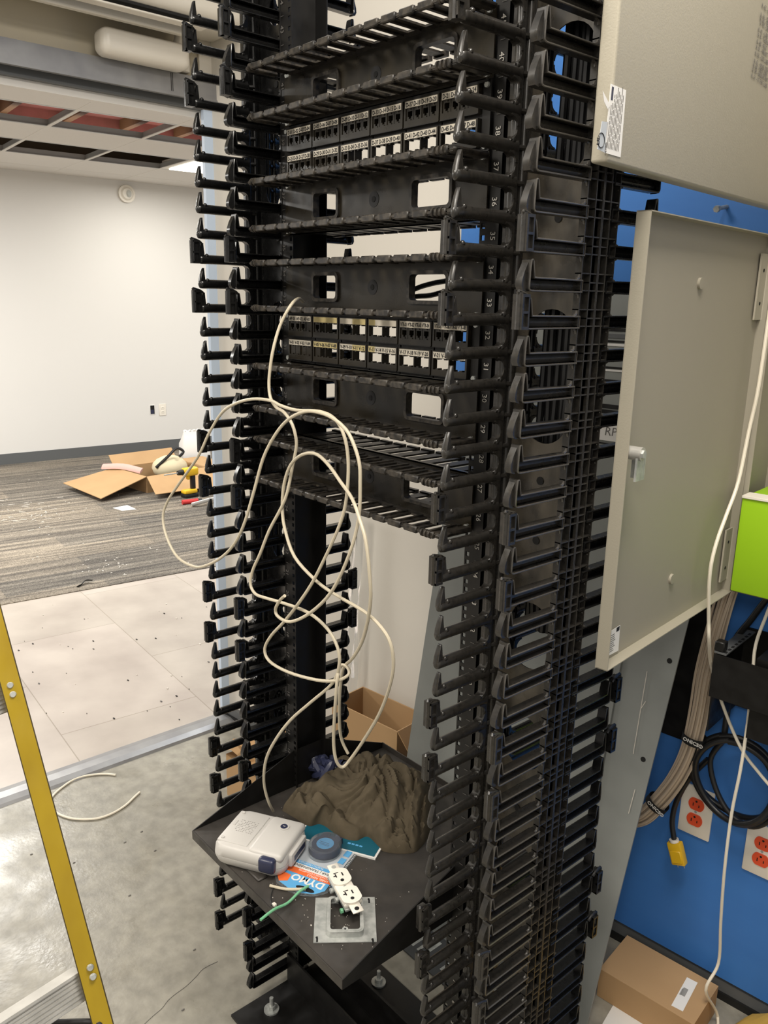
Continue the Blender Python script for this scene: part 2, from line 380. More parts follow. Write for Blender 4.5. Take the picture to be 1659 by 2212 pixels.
mb = MB(); mb.box((3*P-.03+G, 2*P+G, -.001), (4*P-.03-G, 3*P-G, .06), light_day, MC); obj('housing', mb, t)

# ------------------------------------------------------------------ blue backboard
mb = MB(); mb.box((-.575, .0, .055), (1.6, .019, 2.6), blue_paint, MW)
for s_, z0, z1 in ((-.02, .05, 1.2),): pass
b = single('plywood_backboard', mb, 'large blue painted plywood sheet fixed to the wall behind the cabinets', 'backboard')
mb = MB(); mb.box((-1.6, .004, .0), (1.6, .02, .045), base_grey, MW); mb.box((-1.6, -.002, 0), (1.6, .004, .018), rubber, MW); struct('baseboard_back', mb)

# ================================================================== RACK
rk = thing('equipment_rack', (0, .04, 0), 'tall open black two-post rack holding panels and shelf, numbered down its posts', 'rack')
for sx in (-1, 1):
    mb = MB()
    xo, xi = sx*.262, sx*.2262
    # C section: front flange with holes (cut as strips), web, rear flange
    xs = sorted((xo, xi)); hx = sx*.2326
    mb.box((xo, -.001, .03), (xo-sx*.003, .0762, 2.2), steel_black)
    mb.box((xo, .0742, .03), (xi, .0762, 2.2), steel_black)
    mb.box((xo, 0, .03), (hx+sx*.0035, .0025, 2.2), steel_black)
    mb.box((hx-sx*.0035, 0, .03), (xi, .0025, 2.2), steel_black)
    zz = [ZB+k*U+d for k in range(-1, 47) for d in (.00635, .0222, .0381)]
    z = .03
    for q in zz:
        if q < .05 or q > 2.17: continue
        mb.box((hx-.0035, 0, z), (hx+.0035, .0025, q-.0035), steel_black); z = q+.0035
    mb.box((hx-.0035, 0, z), (hx+.0035, .0025, 2.2), steel_black)
    for k in range(1, 46):
        zc = ZB+(k-.5)*U
        M = frame((sx*.2525-.003, -.0012, zc+.0095), (0, 0, -1), (1, 0, 0)); M = frame((sx*.2525-.0045, -.0012, zc+.008), (0, 0, -1), (1, 0, 0))
        mb.text(str(k), M, .0125, print_grey if sx < 0 else print_white, ext=.0001)
        mb.box((sx*.2525-.004, -.0013, zc-U/2-.0003), (sx*.2525+.004, -.001, zc-U/2+.0003), print_grey)
    obj('post', mb, rk)
for y0 in (-.155, .076):
    mb = MB(); yy = y0+.079 if y0 < 0 else y0
    mb.box((-.262, y0, .001), (.262, y0+.2305 if y0 < 0 else y0+.115, .007), steel_black)  # front foot extended back as dark fill for the shadowed gap
    if y0 < 0: mb.box((-.262, -.006, .007), (.262, -.0015, .08), steel_black)
    else: mb.box((-.262, .078, .007), (.262, .083, .08), steel_black)
    b = obj('base_angle', mb, rk)
    for x in (-.215, -.12, .12, .2):
        m2 = MB(); m2.cyl((x, y0+.075, .007), (x, y0+.075, .011), .017, galv, 16); m2.cyl((x, y0+.075, .011), (x, y0+.075, .02), .009, galv, 6); m2.cyl((x, y0+.075, .02), (x, y0+.075, .04), .0045, galv, 8)
        obj('anchor_bolt', m2, b)

# ------------------------------------------------------------------ vertical cable managers
ZT = 1.8547         # top of the tip of finger 0
CLIPS = {-11, -9, -3, -1, 5, 7, 13, 15, 20, 22, 28, 30, 36, 38}
# outline (y towards the front negative, z relative to the tip top), all in metres; mirrored in y for rear combs
TIP = [(-.0975, -.001), (-.0962, 0), (-.0935, -.0003), (-.0925, -.003), (-.0895, -.0205), (.006, -.0212), (.006, -.0368), (-.094, -.037), (-.0975, -.0362), (-.0995, -.034), (-.0995, -.028), (-.099, -.015)]
def inset(poly, d):
    n = len(poly); out = []
    for i in range(n):
        p0, p1, p2 = V(poly[i-1]), V(poly[i]), V(poly[(i+1) % n])
        e1 = (p1-p0).normalized(); e2 = (p2-p1).normalized(); n1 = V((-e1.y, e1.x)); n2 = V((-e2.y, e2.x))
        b_ = (n1+n2); b_ = b_/max(b_.length, 1e-6); k = d/max(b_.dot(n1), .45); out.append(tuple(p1+b_*k))
    return out
def clip_mesh(mb, ym, side, m):
    s = -1 if ym > 0 else 1          # s=1: front comb (towards -y)
    y0, y1 = -.1175, -.104
    f = lambda y: y*s
    mb.box((-.007, f(y0), -.037), (.005, f(y1), .004), dark_hole if False else m)
    # raised frame round two windows
    for (za, zb) in ((-.037, -.0335), (-.0185, -.0155), (.0005, .004)): mb.box((.005, f(y0), za), (.0085, f(y1), zb), m)
    for (ya, yb) in ((y0, y0+.0025), (y1-.0025, y1)): mb.box((.005, f(ya), -.037), (.0085, f(yb), .004), m)
    mb.cyl((0.002, f(y0+.002), -.037), (0.002, f(y0+.002), .006), .0045, m, 8)
    mb.tube([(0.002, f(y0), .004), (.002, f(y0-.001), .007), (.002, f(y1), .003), (.002, f(y1+.006), -.001)], .0025, m, 6, 3)
def finger_hollow(front, clip, fm):
    mb = MB(); s = 1 if front else -1
    o = [(p[0]*s, p[1]) for p in TIP]
    fair = [(p[0]*s, p[1]) for p in [(-.098, -.004), (-.1035, -.014), (-.1072, -.024), (-.1078, -.031), (-.105, -.036), (-.099, -.0375)]]
    if not front: o = o[::-1]
    # ccw orientation check
    A = sum(o[i-1][0]*o[i][1]-o[i][0]*o[i-1][1] for i in range(len(o)))
    if A < 0: o = o[::-1]
    i = inset(o, .0017)
    mb.ring(o, i, -.013, .001, fm, 'x')
    mb.prism(inset(o, .0008), -.014, -.011, fm, 'x')
    if front: fair = fair[::-1] if sum(fair[k-1][0]*fair[k][1]-fair[k][0]*fair[k-1][1] for k in range(6)) < 0 else fair
    mb.prism(fair, -.013, -.003, fm, 'x')
    io = inset(o, .0007); mb.tube([(.001, p[0], p[1]) for p in io+io[:1]], .0012, highlight_rim if fm is black_dusty else fm, 6, 1)
    # rounded back of the arm inside the channel
    mb.tube([(-.012, s*.002, -.029), (-.012, s*-.05, -.029), (-.012, s*-.095, -.029)], .0072, fm, 8, 1)
    if clip: clip_mesh(mb, -1 if front else 1, 1, fm)
    return mb
def finger_round(front, clip, m):
    mb = MB(); s = 1 if front else -1
    n = 12; ys = [.006, -.002, -.04, -.08, -.098, -.1025, -.105]; rz = [.0115, .0088, .0083, .0083, .0085, .0078, .004]; rx = [.0095, .0084, .008, .008, .0075, .0065, .003]
    vs = []
    for y, a, b in zip(ys, rz, rx):
        vs += [(b*math.cos(2*math.pi*k/n), s*y, -.029+a*math.sin(2*math.pi*k/n)) for k in range(n)]
    fs = [(i*n+k, i*n+(k+1) % n, (i+1)*n+(k+1) % n, (i+1)*n+k) for i in range(len(ys)-1) for k in range(n)]
    if not front: fs = [f[::-1] for f in fs]
    fs.append(tuple((len(ys)-1)*n+k for k in range(n)))
    mb.add(vs, fs, m, None, True)
    # upturned tip, tapering
    sec = [(-.030, -.1048, -.0905, .0056), (-.020, -.1038, -.0925, .0052), (-.010, -.101, -.0935, .0046), (-.002, -.0985, -.094, .0040), (0, -.0972, -.0938, .0036)]
    vs = []
    for z, ya, yb, hx in sec:
        c = hx*.45
        vs += [(-hx+c, s*ya, z), (hx-c, s*ya, z), (hx, s*(ya+c*.6), z), (hx, s*(yb-c*.6), z), (hx-c, s*yb, z), (-hx+c, s*yb, z), (-hx, s*(yb-c*.6), z), (-hx, s*(ya+c*.6), z)]
    fs = [(i*8+k, i*8+(k+1) % 8, (i+1)*8+(k+1) % 8, (i+1)*8+k) for i in range(len(sec)-1) for k in range(8)]+[tuple(range(4*8, 5*8))]
    if not front: fs = [f[::-1] for f in fs]
    mb.add(vs, fs, m, None, True)
    mb.sphere((.004, s*-.0885, -.0225), .0038, m)
    mb.sphere((.004, s*-.002, -.0225), .0045, m)
    if clip: clip_mesh(mb, -1 if front else 1, 1, m)
    return mb
PROTO = {}
def finger_data(kind, front, clip, m=None):
    k = (kind, front, clip, m.name if m else '')
    if k not in PROTO:
        mb = finger_hollow(front, clip, m or black_dusty) if kind == 'hollow' else finger_round(front, clip, m)
        o = obj('finger', mb, None, local=True); PROTO[k] = o.data; bpy.data.objects.remove(o)
    return PROTO[k]
def add_fingers(par, kind, front, x, yb, idx, m=None):
    base = par.location + (par.parent.location if par.parent else V((0, 0, 0)))
    for i in idx:
        me = finger_data(kind, front, i in CLIPS, m)
        o = bpy.data.objects.new('finger', me); COL.objects.link(o); o.parent = par
        o.location = V((x, yb, ZT-i*U))-wpos(par)
def spine(mb, kind, front, x, y0, y1, m):
    """moulded strip the fingers grow from; y0 the slot end, y1 the far side"""
    s = 1 if front else -1
    z0, z1 = ZT-40*U-.06, 2.2
    if kind == 'hollow':
        mb.box((x-.011, y0+s*.003, z0), (x-.008, y1, z1), m)      # plate
        for yy in (y0, y0+(y1-y0)*.55, y1): mb.box((x-.009, min(yy, yy+s*.0016), z0), (x+.001, max(yy, yy+s*.0016), z1), m)
        i = -8
        while ZT-i*U > z0:
            for dz in (-.013, -.034): mb.box((x-.009, min(y0, y1), ZT-i*U+dz-.0008), (x+.0005, max(y0, y1), ZT-i*U+dz+.0008), m)
            mb.box((x-.009, y0+(y1-y0)*.55, ZT-i*U-.024-.0008), (x+.0005, y1, ZT-i*U-.024+.0008), m)
            # rounded slot ends
            for zz, q in ((-.0372, -1), (-.0208-U, 1)):
                zc = ZT-i*U+zz
                arc = [(y0-s*.006, zc+q*.0), (y0-s*.0015, zc+q*.0015), (y0+s*.0005, zc+q*.006)]
                mb.tube([(x-.002, a, b_) for a, b_ in arc], .002, highlight_rim if m is black_dusty else m, 6, 3)
            i += 1
    else:
        mb.box((x-.008, min(y0, y1), z0), (x+.002, max(y0, y1), z1), m)
        mb.cyl((x, y0+s*.006, z0), (x, y0+s*.006, z1), .007, m, 10)
        mb.cyl((x+.002, y0+s*.022, z0), (x+.002, y0+s*.022, z1), .005, m, 10)
        i = -8
        while ZT-i*U > z0:
            # fillets between arm and spine
            for zz, q in ((-.0368, -1), (-.0212-U, 1)):
                zc = ZT-i*U+zz
                rf = .012; yc = y0-s*(rf-.002); fil = [(yc+s*rf*math.sin(R(a)), zc+q*(rf-rf*math.cos(R(a)))) for a in (0, 18, 36, 54, 72, 90)]
                fil += [(y0+s*.006, zc+q*rf), (y0+s*.006, zc-q*.002), (yc, zc-q*.002)]
                if sum(fil[k-1][0]*fil[k][1]-fil[k][0]*fil[k-1][1] for k in range(len(fil))) < 0: fil = fil[::-1]
                mb.prism(fil, x-.007, x+.007, m, 'x')
            mb.cyl((x, y0+s*.002, ZT-i*U-.029), (x+.006, y0+s*.02, ZT-i*U-.029), .0035, m, 6)
            i += 1
def plate_holes(mb, x0, x1, y, z0, z1, holes, m, t=.002):
    """vertical plate in x-z with obround holes (low z, high z, r)"""
    xc = (x0+x1)/2; z = z0
    for a0, a1, r in sorted(holes):
        mb.box((x0, y, z), (x1, y+t, a0), m)
        for sgn in (-1, 1):
            X = x0 if sgn < 0 else x1
            arc = [(xc+sgn*r*math.cos(a), a0+r+r*math.sin(a)) for a in [R(-90+90*i/7) for i in range(8)]]
            arc += [(xc+sgn*r*math.cos(a), a1-r+r*math.sin(a)) for a in [R(90*i/7) for i in range(8)]]
            for a, b_ in zip(arc, arc[1:]):
                q = [(a[0], y, a[1]), (X, y, a[1]), (X, y, b_[1]), (b_[0], y, b_[1])]
                q2 = [(p[0], y+t, p[2]) for p in q]
                mb.add(q+q2, [(0, 1, 2, 3), (7, 6, 5, 4), (3, 7, 4, 0)], m)
        z = a1
    mb.box((x0, y, z), (x1, y+t, z1), m)

HOLES = [(2.01, 2.06, .022), (1.70, 1.88, .040), (1.345, 1.53, .040), (1.0, 1.105, .040), (.83, .92, .040), (.60, .70, .040), (.36, .46, .040), (.14, .24, .040)]
def manager(loc, label, xl, xr, nl, nr, rear_r, yf=.001, yr=.075):
    mg = thing('vertical_cable_manager', loc, label, 'cable manager', 'finger cable managers either side of the rack')
    xm = loc[0]
    # left comb: seen from inside the channel -> round fingers ; right comb: outer hollow side faces +x
    mb = MB(); spine(mb, 'round', True, xl, .001, .034, black_dusty if xm > 0 else black); c = obj('finger_comb', mb, mg)
    add_fingers(c, 'round', True, xl, 0.0, nl, black_dusty if xm > 0 else black)
    mb = MB(); spine(mb, 'hollow', True, xr, .003, .036, black_dusty if xm > 0 else black); c = obj('finger_comb', mb, mg)
    add_fingers(c, 'hollow', True, xr, .001, nr, None if xm > 0 else black)
    mb = MB(); spine(mb, 'hollow', False, xr, .073, .040, black_dusty); c = obj('finger_comb', mb, mg)
    add_fingers(c, 'hollow', False, xr, .064, rear_r, black)
    mb = MB(); spine(mb, 'round', False, xl, .073, .040, black)
    # the inner rear fingers, mostly hidden behind the others, stay one moulding
    fr = finger_data('round', False, False, black)
    for i in range(-7, 41):
        vs = [v.co+V((xl, .070, ZT-i*U)) for v in fr.vertices]; mb.add(vs, [list(p.vertices) for p in fr.polygons], black, None, True)
    rr = [i for i in range(-7, 41) if i not in rear_r]
    fr = finger_data('hollow', False, False)
    for i in rr:
        vs = [v.co+V((xr, .064, ZT-i*U)) for v in fr.vertices]; mb.add(vs, [list(p.vertices) for p in fr.polygons], black, None, True)
    c = obj('rear_finger_comb', mb, mg, kind='stuff')
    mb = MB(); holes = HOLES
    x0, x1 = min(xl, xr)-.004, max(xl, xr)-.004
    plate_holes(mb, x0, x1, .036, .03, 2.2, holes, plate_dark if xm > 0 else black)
    for k in range(-4, 20):
        zc = ZT-k*2*U-.03
        if all(zc < h[0]-.02 or zc > h[1]+.02 for h in holes): mb.cyl(((x0+x1)/2, .0355, zc), ((x0+x1)/2, .0345, zc), .006, dark_hole, 12)
    obj('back_plate', mb, mg)
    return mg
manager((.336, .036, 0), 'black cable manager on the right of the rack, nearest the grey cabinet doors', .2755, .400, range(-7, 40), range(-7, 40), list(range(19, 34)))
manager((-.324, .036, 0), 'black cable manager on the left of the rack, its fingers against the office opening', -.3835, -.262, range(-7, 39), range(-7, 41), [-3, -2, 7, 8, 18, 19, 20, 21, 22])

# black cables in the rear channel of the right manager
bp = random.Random(3)
t = thing('cable_bundle', (.33, .1, .3), 'bundle of black cables running down inside the right cable manager', 'cables')
for k in range(13):
    x = .302+.0105*(k % 7); mb = MB(); pts = [(x+bp.uniform(-.003, .003)+.006*(z-1.5), .07+.014*(k//7)+bp.uniform(-.004, .004), z) for z in (2.2, 1.9, 1.7, 1.5, 1.3, 1.15, 1.05)]
    mb.tube(pts, .0055, cord_black, 8, 4); obj('cable', mb, t)

# ------------------------------------------------------------------ horizontal managers
def horiz(u0, label, sub):
    z0 = ZB+u0*U; z1 = z0+2*U-.0006; zc = (z0+z1)/2
    h = thing('horizontal_cable_manager', (0, -.002, z0), label, 'cable manager', 'slotted cable managers across the rack')
    mb = MB(); y0, y1 = -.005, -.0025
    wx = [(-.155, -.088), (.092, .174)]; wz0, wz1 = zc-.021, zc+.021
    xs = [-.2413, -.155, -.088, .092, .174, .2413]
    mb.box((xs[0], y0, z0), (xs[-1], y1, wz0), panel_black); mb.box((xs[0], y0, wz1), (xs[-1], y1, z1), panel_black)
    for a, b in ((0, 1), (2, 3), (4, 5)): mb.box((xs[a], y0, wz0), (xs[b], y1, wz1), panel_black)
    for a, b in wx:      # raised plastic lip round each window, rounded corners
        def rr(a, b, c, d, r):
            out = []
            for cx_, cz_, st in ((b-r, d-r, 0), (a+r, d-r, 90), (a+r, c+r, 180), (b-r, c+r, 270)):
                out += [(cx_+r*math.cos(R(st+q)), cz_+r*math.sin(R(st+q))) for q in (0, 22, 45, 68, 90)]
            return out
        mb.ring(rr(a-.0035, b+.0035, wz0-.0035, wz1+.0035, .009), rr(a+.002, b-.002, wz0+.002, wz1-.002, .006), -.009, .004, fringe_black, 'y')
        # square the inner corners
    mb.cyl((0.003, y0-.0005, zc), (.003, y0, zc), .012, print_black, 20); mb.cyl((.003, y0-.0012, zc), (.003, y0, zc), .0045, dark_hole, 10)
    for x in (-.2326, .2326):
        for z in (z0+.00635, z1-.0063): mb.cyl((x, y0-.003, z), (x, y0, z), .0042, galv, 8)
    # fold at the top and bottom edge
    mb.box((xs[0]+.012, -.005, z1-.002), (xs[-1]-.012, .004, z1), panel_black); mb.box((xs[0]+.012, -.005, z0), (xs[-1]-.012, .004, z0+.002), panel_black)
    obj('face_plate', mb, h)
    for zz, q in ((z1-.006, 1), (z0+.006, -1)):
        mb = MB(); D = -.078; rng = random.Random(u0*3+q)
        mb.box((-.222, -.02, zz-.0015), (.222, -.004, zz+.0015), fringe_black)
        N = 13; pitch = .0364
        for k in range(N):
            x = -.2135+k*pitch
            if x > .225: break
            mb.box((x-.0105, D+.004, zz-.0015), (x+.0105, -.018, zz+.0015), fringe_black)
            mb.box((x-.0012, D+.004, zz-.004), (x+.0012, -.018, zz+.004), fringe_black)
            mb.rbox((x-.0143, D-.003, zz-.005), (x+.0143, D+.004, zz+.005), fringe_black, .0015, 1)
            mb.box((x+.014, D, zz-.003), (x+.0225, D+.003, zz+.0025), fringe_black)
        for x in (-.232, -.226, .214, .222, .23): mb.cyl((x-.0015, D, zz), (x+.0015, D, zz), .0062, fringe_black, 10)
        mb.rbox((.232, D-.001, zz-.004), (.25, -.01, zz+.004), fringe_black, .003, 1); mb.rbox((-.25, D-.001, zz-.004), (-.236, -.02, zz+.004), fringe_black, .003, 1)
        mb.box((-.234, D-.001, zz-.0015), (.24, D+.0015, zz+.0015), fringe_black)
        obj('slotted_finger_row', mb, h)
        mb = MB(); mb.box((-.222, .004, zz-.0015), (.222, .018, zz+.0015), fringe_black)
        for k in range(N):
            x = -.2135+k*pitch
            if x > .225: break
            mb.box((x-.0105, .016, zz-.0015), (x+.0105, .094, zz+.0015), fringe_black)
            mb.box((x-.0135, .09, zz-.004), (x+.0135, .098, zz+.004), fringe_black)
        obj('slotted_finger_row', mb, h)
    return h
horiz(39, 'topmost slotted black cable manager, at rack units 40 and 41 above the D panel', 0)
horiz(35, 'slotted black cable manager directly below the patch panel labelled D', 1)
horiz(32, 'slotted black cable manager directly above the patch panel labelled V', 2)
horiz(28, 'slotted black cable manager directly below the patch panel labelled V', 3)
horiz(25, 'lowest slotted black cable manager, above the empty gap over the shelf', 4)

# ------------------------------------------------------------------ patch panels
def patch(u0, label, pref, rows, texts, tapes):
    z0 = ZB+u0*U; t = thing('patch_panel', (0, -.002, z0), label, 'patch panel', 'patch panels in the rack')
    mb = MB(); z1 = z0+2*U-.0006; y0, y1 = -.006, -.003; bx = .2265
    mb.box((-.2413, y0, z0), (-bx, y1, z1), steel_black); mb.box((bx, y0, z0), (.2413, y1, z1), steel_black)
    mb.box((-bx, y0, z0), (bx, y1, z0+.0045), steel_black); mb.box((-bx, y0, z1-.0045), (bx, y1, z1), steel_black); zc = (z0+z1)/2
    mb.box((-bx, y0, zc-.0025), (bx, y1, zc+.0025), steel_black); PW = 2*bx/6
    for k in range(1, 6): mb.box((-bx+k*PW-.0015, y0, z0), (-bx+k*PW+.0015, y1, z1), steel_black)
    for x in (-.2345, .2345):
        for z in (z0+.00635, z1-.0063): mb.cyl((x, y0-.003, z), (x, y0, z), .004, galv, 8)
    mb.box((-.238, -.009, z1-.0035), (.238, -.003, z1), steel_black)
    obj('frame', mb, t)
    for r in range(2):
        zb = zc+.0025 if r == 0 else z0+.0045; zt = z1-.0045 if r == 0 else zc-.0025; H = zt-zb
        for k in range(6):
            x0 = -bx+k*PW+.0015; x1 = x0+PW-.003; ya, yb = -.0125, -.004
            mb = MB(); zl = zt-.0112; zo = zb+.0098
            mb.box((x0, ya, zb), (x1, yb, zo), panel_black)            # chin
            mb.box((x0, ya, zl), (x1, yb, zt), panel_black)            # brow behind the label
            mb.box((x0, ya, zo), (x0+.0035, yb, zl), panel_black); mb.box((x1-.0035, ya, zo), (x1, yb, zl), panel_black)
            xm = (x0+x1)/2; jw = (x1-x0-.007)/4
            mb.box((xm-.0009, ya, zo), (xm+.0009, yb+.006, zl), panel_black)
            mb.box((x0, ya-.001, zb), (x1, ya, zb+.001), steel_black)
            for j in range(4):     # small latch nubs in the openings
                xj = x0+.0035+jw*(j+.5); mb.box((xj-.0025, ya, zo), (xj+.0025, yb, zo+.0018), panel_black); mb.box((xj-.002, ya, zl-.0014), (xj+.002, yb, zl), panel_black)
            f = obj('jack_module', mb, t)
            mb = MB(); tp = tapes[r][k]; m = tape_white
            xl0, xl1 = x0+.003, x1-.003; zl0, zl1 = zt-.0104, zt-.0014
            if tp == 'y': m = tape_yellow
            if tp == 'h': mb.box((xl0, ya-.0006, zl0), (xm, ya, zl1), tape_white); mb.box((xm, ya-.0006, zl0), (xl1, ya, zl1), tape_yellow)
            elif tp == 'l': mb.box((xl0, ya-.0006, zl0), (xl0+.016, ya, zl1), tape_yellow); mb.box((xl0+.016, ya-.0006, zl0), (xl1, ya, zl1), tape_white)
            else: mb.box((xl0, ya-.0006, zl0), (xl1, ya, zl1), m)
            if texts[r][k]:
                M = frame((xl0+.0015, ya-.0008, zl0+.0018), (1, 0, 0), (0, 0, 1)); sz = .0088
                tt = texts[r][k]; n0 = len(mb.v); mb.text(tt, Matrix.Identity(4), sz, print_black, ext=.0001, bold=.00022)
                wv = max(v.x for v in mb.v[n0:]); kx = (xl1-xl0-.003)/wv
                if kx > 1.1: kx = 1.0
                for i in range(n0, len(mb.v)): v = mb.v[i]; mb.v[i] = M @ V((v.x*kx, v.y*.95-.0004, v.z))
            obj('label_strip', mb, f)
            for j in range(4):
                c = rows[r][k][j]
                if c == '.': continue
                xj = x0+.0035+jw*(j+.5); mb = MB()
                if c == 'b': mb.box((xj-jw*.47, ya+.002, zo), (xj+jw*.47, yb+.008, zl), panel_black); obj('blank_insert', mb, f); continue
                hw = jw*.47; sx = jw*.3; so, st = zo+.0025, zl-.0035
                mb.box((xj-hw, ya+.0012, zo), (xj-sx, yb+.02, zl), panel_black); mb.box((xj+sx, ya+.0012, zo), (xj+hw, yb+.02, zl), panel_black)
                mb.box((xj-sx, ya+.0012, zo), (xj-sx*.5, yb+.02, so+.0028), panel_black); mb.box((xj+sx*.5, ya+.0012, zo), (xj+sx, yb+.02, so+.0028), panel_black)
                mb.box((xj-sx*.5, ya+.0012, zo), (xj+sx*.5, yb+.02, so), panel_black); mb.box((xj-sx, ya+.0012, st), (xj+sx, yb+.02, zl), panel_black)
                mb.box((xj-sx, yb+.008, so), (xj+sx, yb+.0085, st), dark_hole)
                mb.box((xj-.0015, ya+.0008, zl-.0022), (xj+.0015, ya+.0014, zl-.0012), print_grey)
                obj('jack', mb, f)
    return t
def lab(p, a): return ' '.join('%s-%02d' % (p, a+i) for i in range(4))
patch(37, 'black patch panel with white labels D-01 to D-48 in the upper rack', 'D',
      [['jjjj']*6, ['jjjj', 'jjjj', 'j...', '....', '....', '....']], [[lab('D', 1+4*k) for k in range(6)], [lab('D', 25+4*k) for k in range(6)]], [['w']*6, ['w']*6])
patch(30, 'black patch panel with yellowed labels V-01 to V-24, half its openings empty', 'V',
      [['jjjb', 'j...', '....', '....', 'jjjj', 'jj..'], ['bbbb', 'b...', '....', '....', '....', '....']],
      [['AP-01 AP-02 AP-03', '', '', '', lab('VTR', 1), lab('VTR', 5)], [lab('V', 1+4*k) for k in range(6)]], [['w', 'y', 'h', 'l', 'w', 'w'], ['w', 'y', 'h', 'l', 'w', 'w']])

mb = MB()
for a in (((1010, 596, .14), (968, 606, .13), (935, 612, .125), (897, 624, .12), (850, 650, .12), (800, 690, .12)), ((1010, 622, .14), (968, 628, .13), (930, 638, .125), (895, 641, .12), (850, 652, .13), (800, 700, .13))):
    mb.tube([ony(*p) for p in a], .0045, cord_black, 8, 4)
single('black_cables', mb, 'two black cables crossing behind the window of the manager above the V panel', 'cables')
# ------------------------------------------------------------------ shelf
ZS = .525
sh = thing('rack_shelf', (0, 0, ZS), 'dusty black steel shelf across the rack, holding the label printer and cloth', 'shelf')
mb = MB(); mb.box((-.237, -.24, ZS-.002), (.237, .25, ZS), shelf_m); mb.box((-.237, -.2415, ZS-.018), (.237, -.2395, ZS), shelf_m)
mb.box((-.237, .249, ZS-.001), (.237, .251, ZS+.013), shelf_m)
for x in (-.19, -.05, .09, .2):
    pass
obj('tray', mb, sh)
for sx in (-1, 1):
    mb = MB(); x0, x1 = sx*.2355, sx*.2375
    poly = [(-.24, ZS-.018), (.25, ZS-.018), (.25, ZS+.012), (.08, ZS+.085), (0, ZS+.085), (-.24, ZS)]
    mb.prism(poly, min(x0, x1), max(x0, x1), steel_black, 'x')
    poly = [(-.24, ZS), (0, ZS+.085), (.08, ZS+.085), (.25, ZS+.012)]
    obj('side_bracket', mb, sh)
mb = MB(); rg = random.Random(5)
for k in range(150):
    x = rg.gauss(.06, .09) if k % 2 else rg.uniform(-.2, .22); y = rg.gauss(-.17, .05) if k % 2 else rg.uniform(-.23, .0)
    if not (-.23 < x < .23 and -.235 < y < .2): continue
    r = rg.choice([.0004, .0005, .0007, .0013 if k % 9 == 0 else .0005]); mb.box((x-r, y-r*.7, ZS), (x+r, y+r*.7, ZS+r), dust)
single('plaster_crumbs', mb, 'fine white crumbs of plaster scattered on the black shelf', 'debris', kind='stuff')

# ------------------------------------------------------------------ label printer (lying on its face)
def Z(px, py, z): return onz(380+px*.33755, 1560+py*.33755, z)
ax = (V((.021, -.198, 0))-V((-.114, -.261, 0))).normalized()     # along the near edge
lp = thing('label_printer', (-.07, -.17, ZS), 'light grey handheld label printer lying face down, battery cover and navy button showing', 'label printer')
lp_c = onz(563, 1806, ZS+.036); lp_c.z = ZS; lp_x = V((.868, .496, 0)).normalized(); lp_y = V((-lp_x.y, lp_x.x, 0))
ML = frame(lp_c, lp_x, lp_y)
def rounded(w, d, r, taper=0, n=5):
    out = []
    for cx_, cy_2, st in ((w/2-r, d/2-r, 0), (-w/2+r, d/2-r, 90), (-w/2+r, -d/2+r, 180), (w/2-r, -d/2+r, 270)):
        out += [(cx_+r*math.cos(R(st+90*q/n)), cy_2+r*math.sin(R(st+90*q/n))) for q in range(n+1)]
    return [(p[0], p[1]*(1+taper*p[0]/w)) for p in out]
def loft(mb, secs, m, M=None):
    n = len(secs[0][0]); vs = []
    for poly, z in secs: vs += [(p[0], p[1], z) for p in poly]
    fs = [(i*n+k, i*n+(k+1) % n, (i+1)*n+(k+1) % n, (i+1)*n+k) for i in range(len(secs)-1) for k in range(n)]
    fs += [tuple(range(n-1, -1, -1)), tuple((len(secs)-1)*n+k for k in range(n))]
    mb.add(vs, fs, m, M, True); return mb
LW, LD = .146, .122
mb = MB(); loft(mb, [(rounded(LW*.86, LD*.84, .02), .0), (rounded(LW*.95, LD*.93, .024), .006), (rounded(LW, LD, .026), .017), (rounded(LW*1.0, LD*1.0, .026), .0215)], printer_p, ML)
loft(mb, [(rounded(LW*.99, LD*.99, .026), .0215), (rounded(LW*1.0, LD, .026), .0225), (rounded(LW*.985, LD*.98, .026), .034), (rounded(LW*.93, LD*.92, .022), .041), (rounded(LW*.86, LD*.85, .02), .043)], printer_p, ML)
mb.rbox((.0, -.055, .03), (.07, .055, .0475), printer_p, .012, 3, ML)
obj('body', mb, lp)
mb = MB(); mb.rbox((-.066, -.046, .04), (-.004, .048, .0448), printer_p, .003, 2, ML)
mb.box((-.061, .002, .0448), (-.055, .016, .0455), printer_p, ML)
for r in range(8):
    for c in range(9):
        if (r*7+c*3) % 5: mb.box((-.05+c*.0042, -.012+r*.0046, .0448), (-.05+c*.0042+.0028, -.012+r*.0046+.0008, .045), print_grey, ML)
for p in ((-.058, -.038), (-.058, .041)): mb.cyl((p[0], p[1], .044), (p[0], p[1], .0462), .0035, printer_p, 12, M=ML)
obj('battery_cover', mb, lp)
mb = MB(); mb.cyl((.036, .026, .045), (.036, .026, .0486), .0105, printer_p, 20, M=ML); mb.cyl((.036, .026, .048), (.036, .026, .0492), .0068, navy, 18, M=ML); mb.box((.0335, .0255, .0492), (.0385, .0267, .0494), print_white, ML); obj('strap_post', mb, lp)
mb = MB(); mb.rbox((.028, -.068, .014), (.060, -.05, .0425), navy, .006, 3, ML); obj('cutter_button', mb, lp, label='navy blue button')
mb = MB(); mb.rbox((.068, -.03, .01), (.079, .035, .036), printer_p, .004, 2, ML); mb.box((.079, -.02, .018), (.0795, .025, .028), navy, ML); obj('tape_exit', mb, lp)

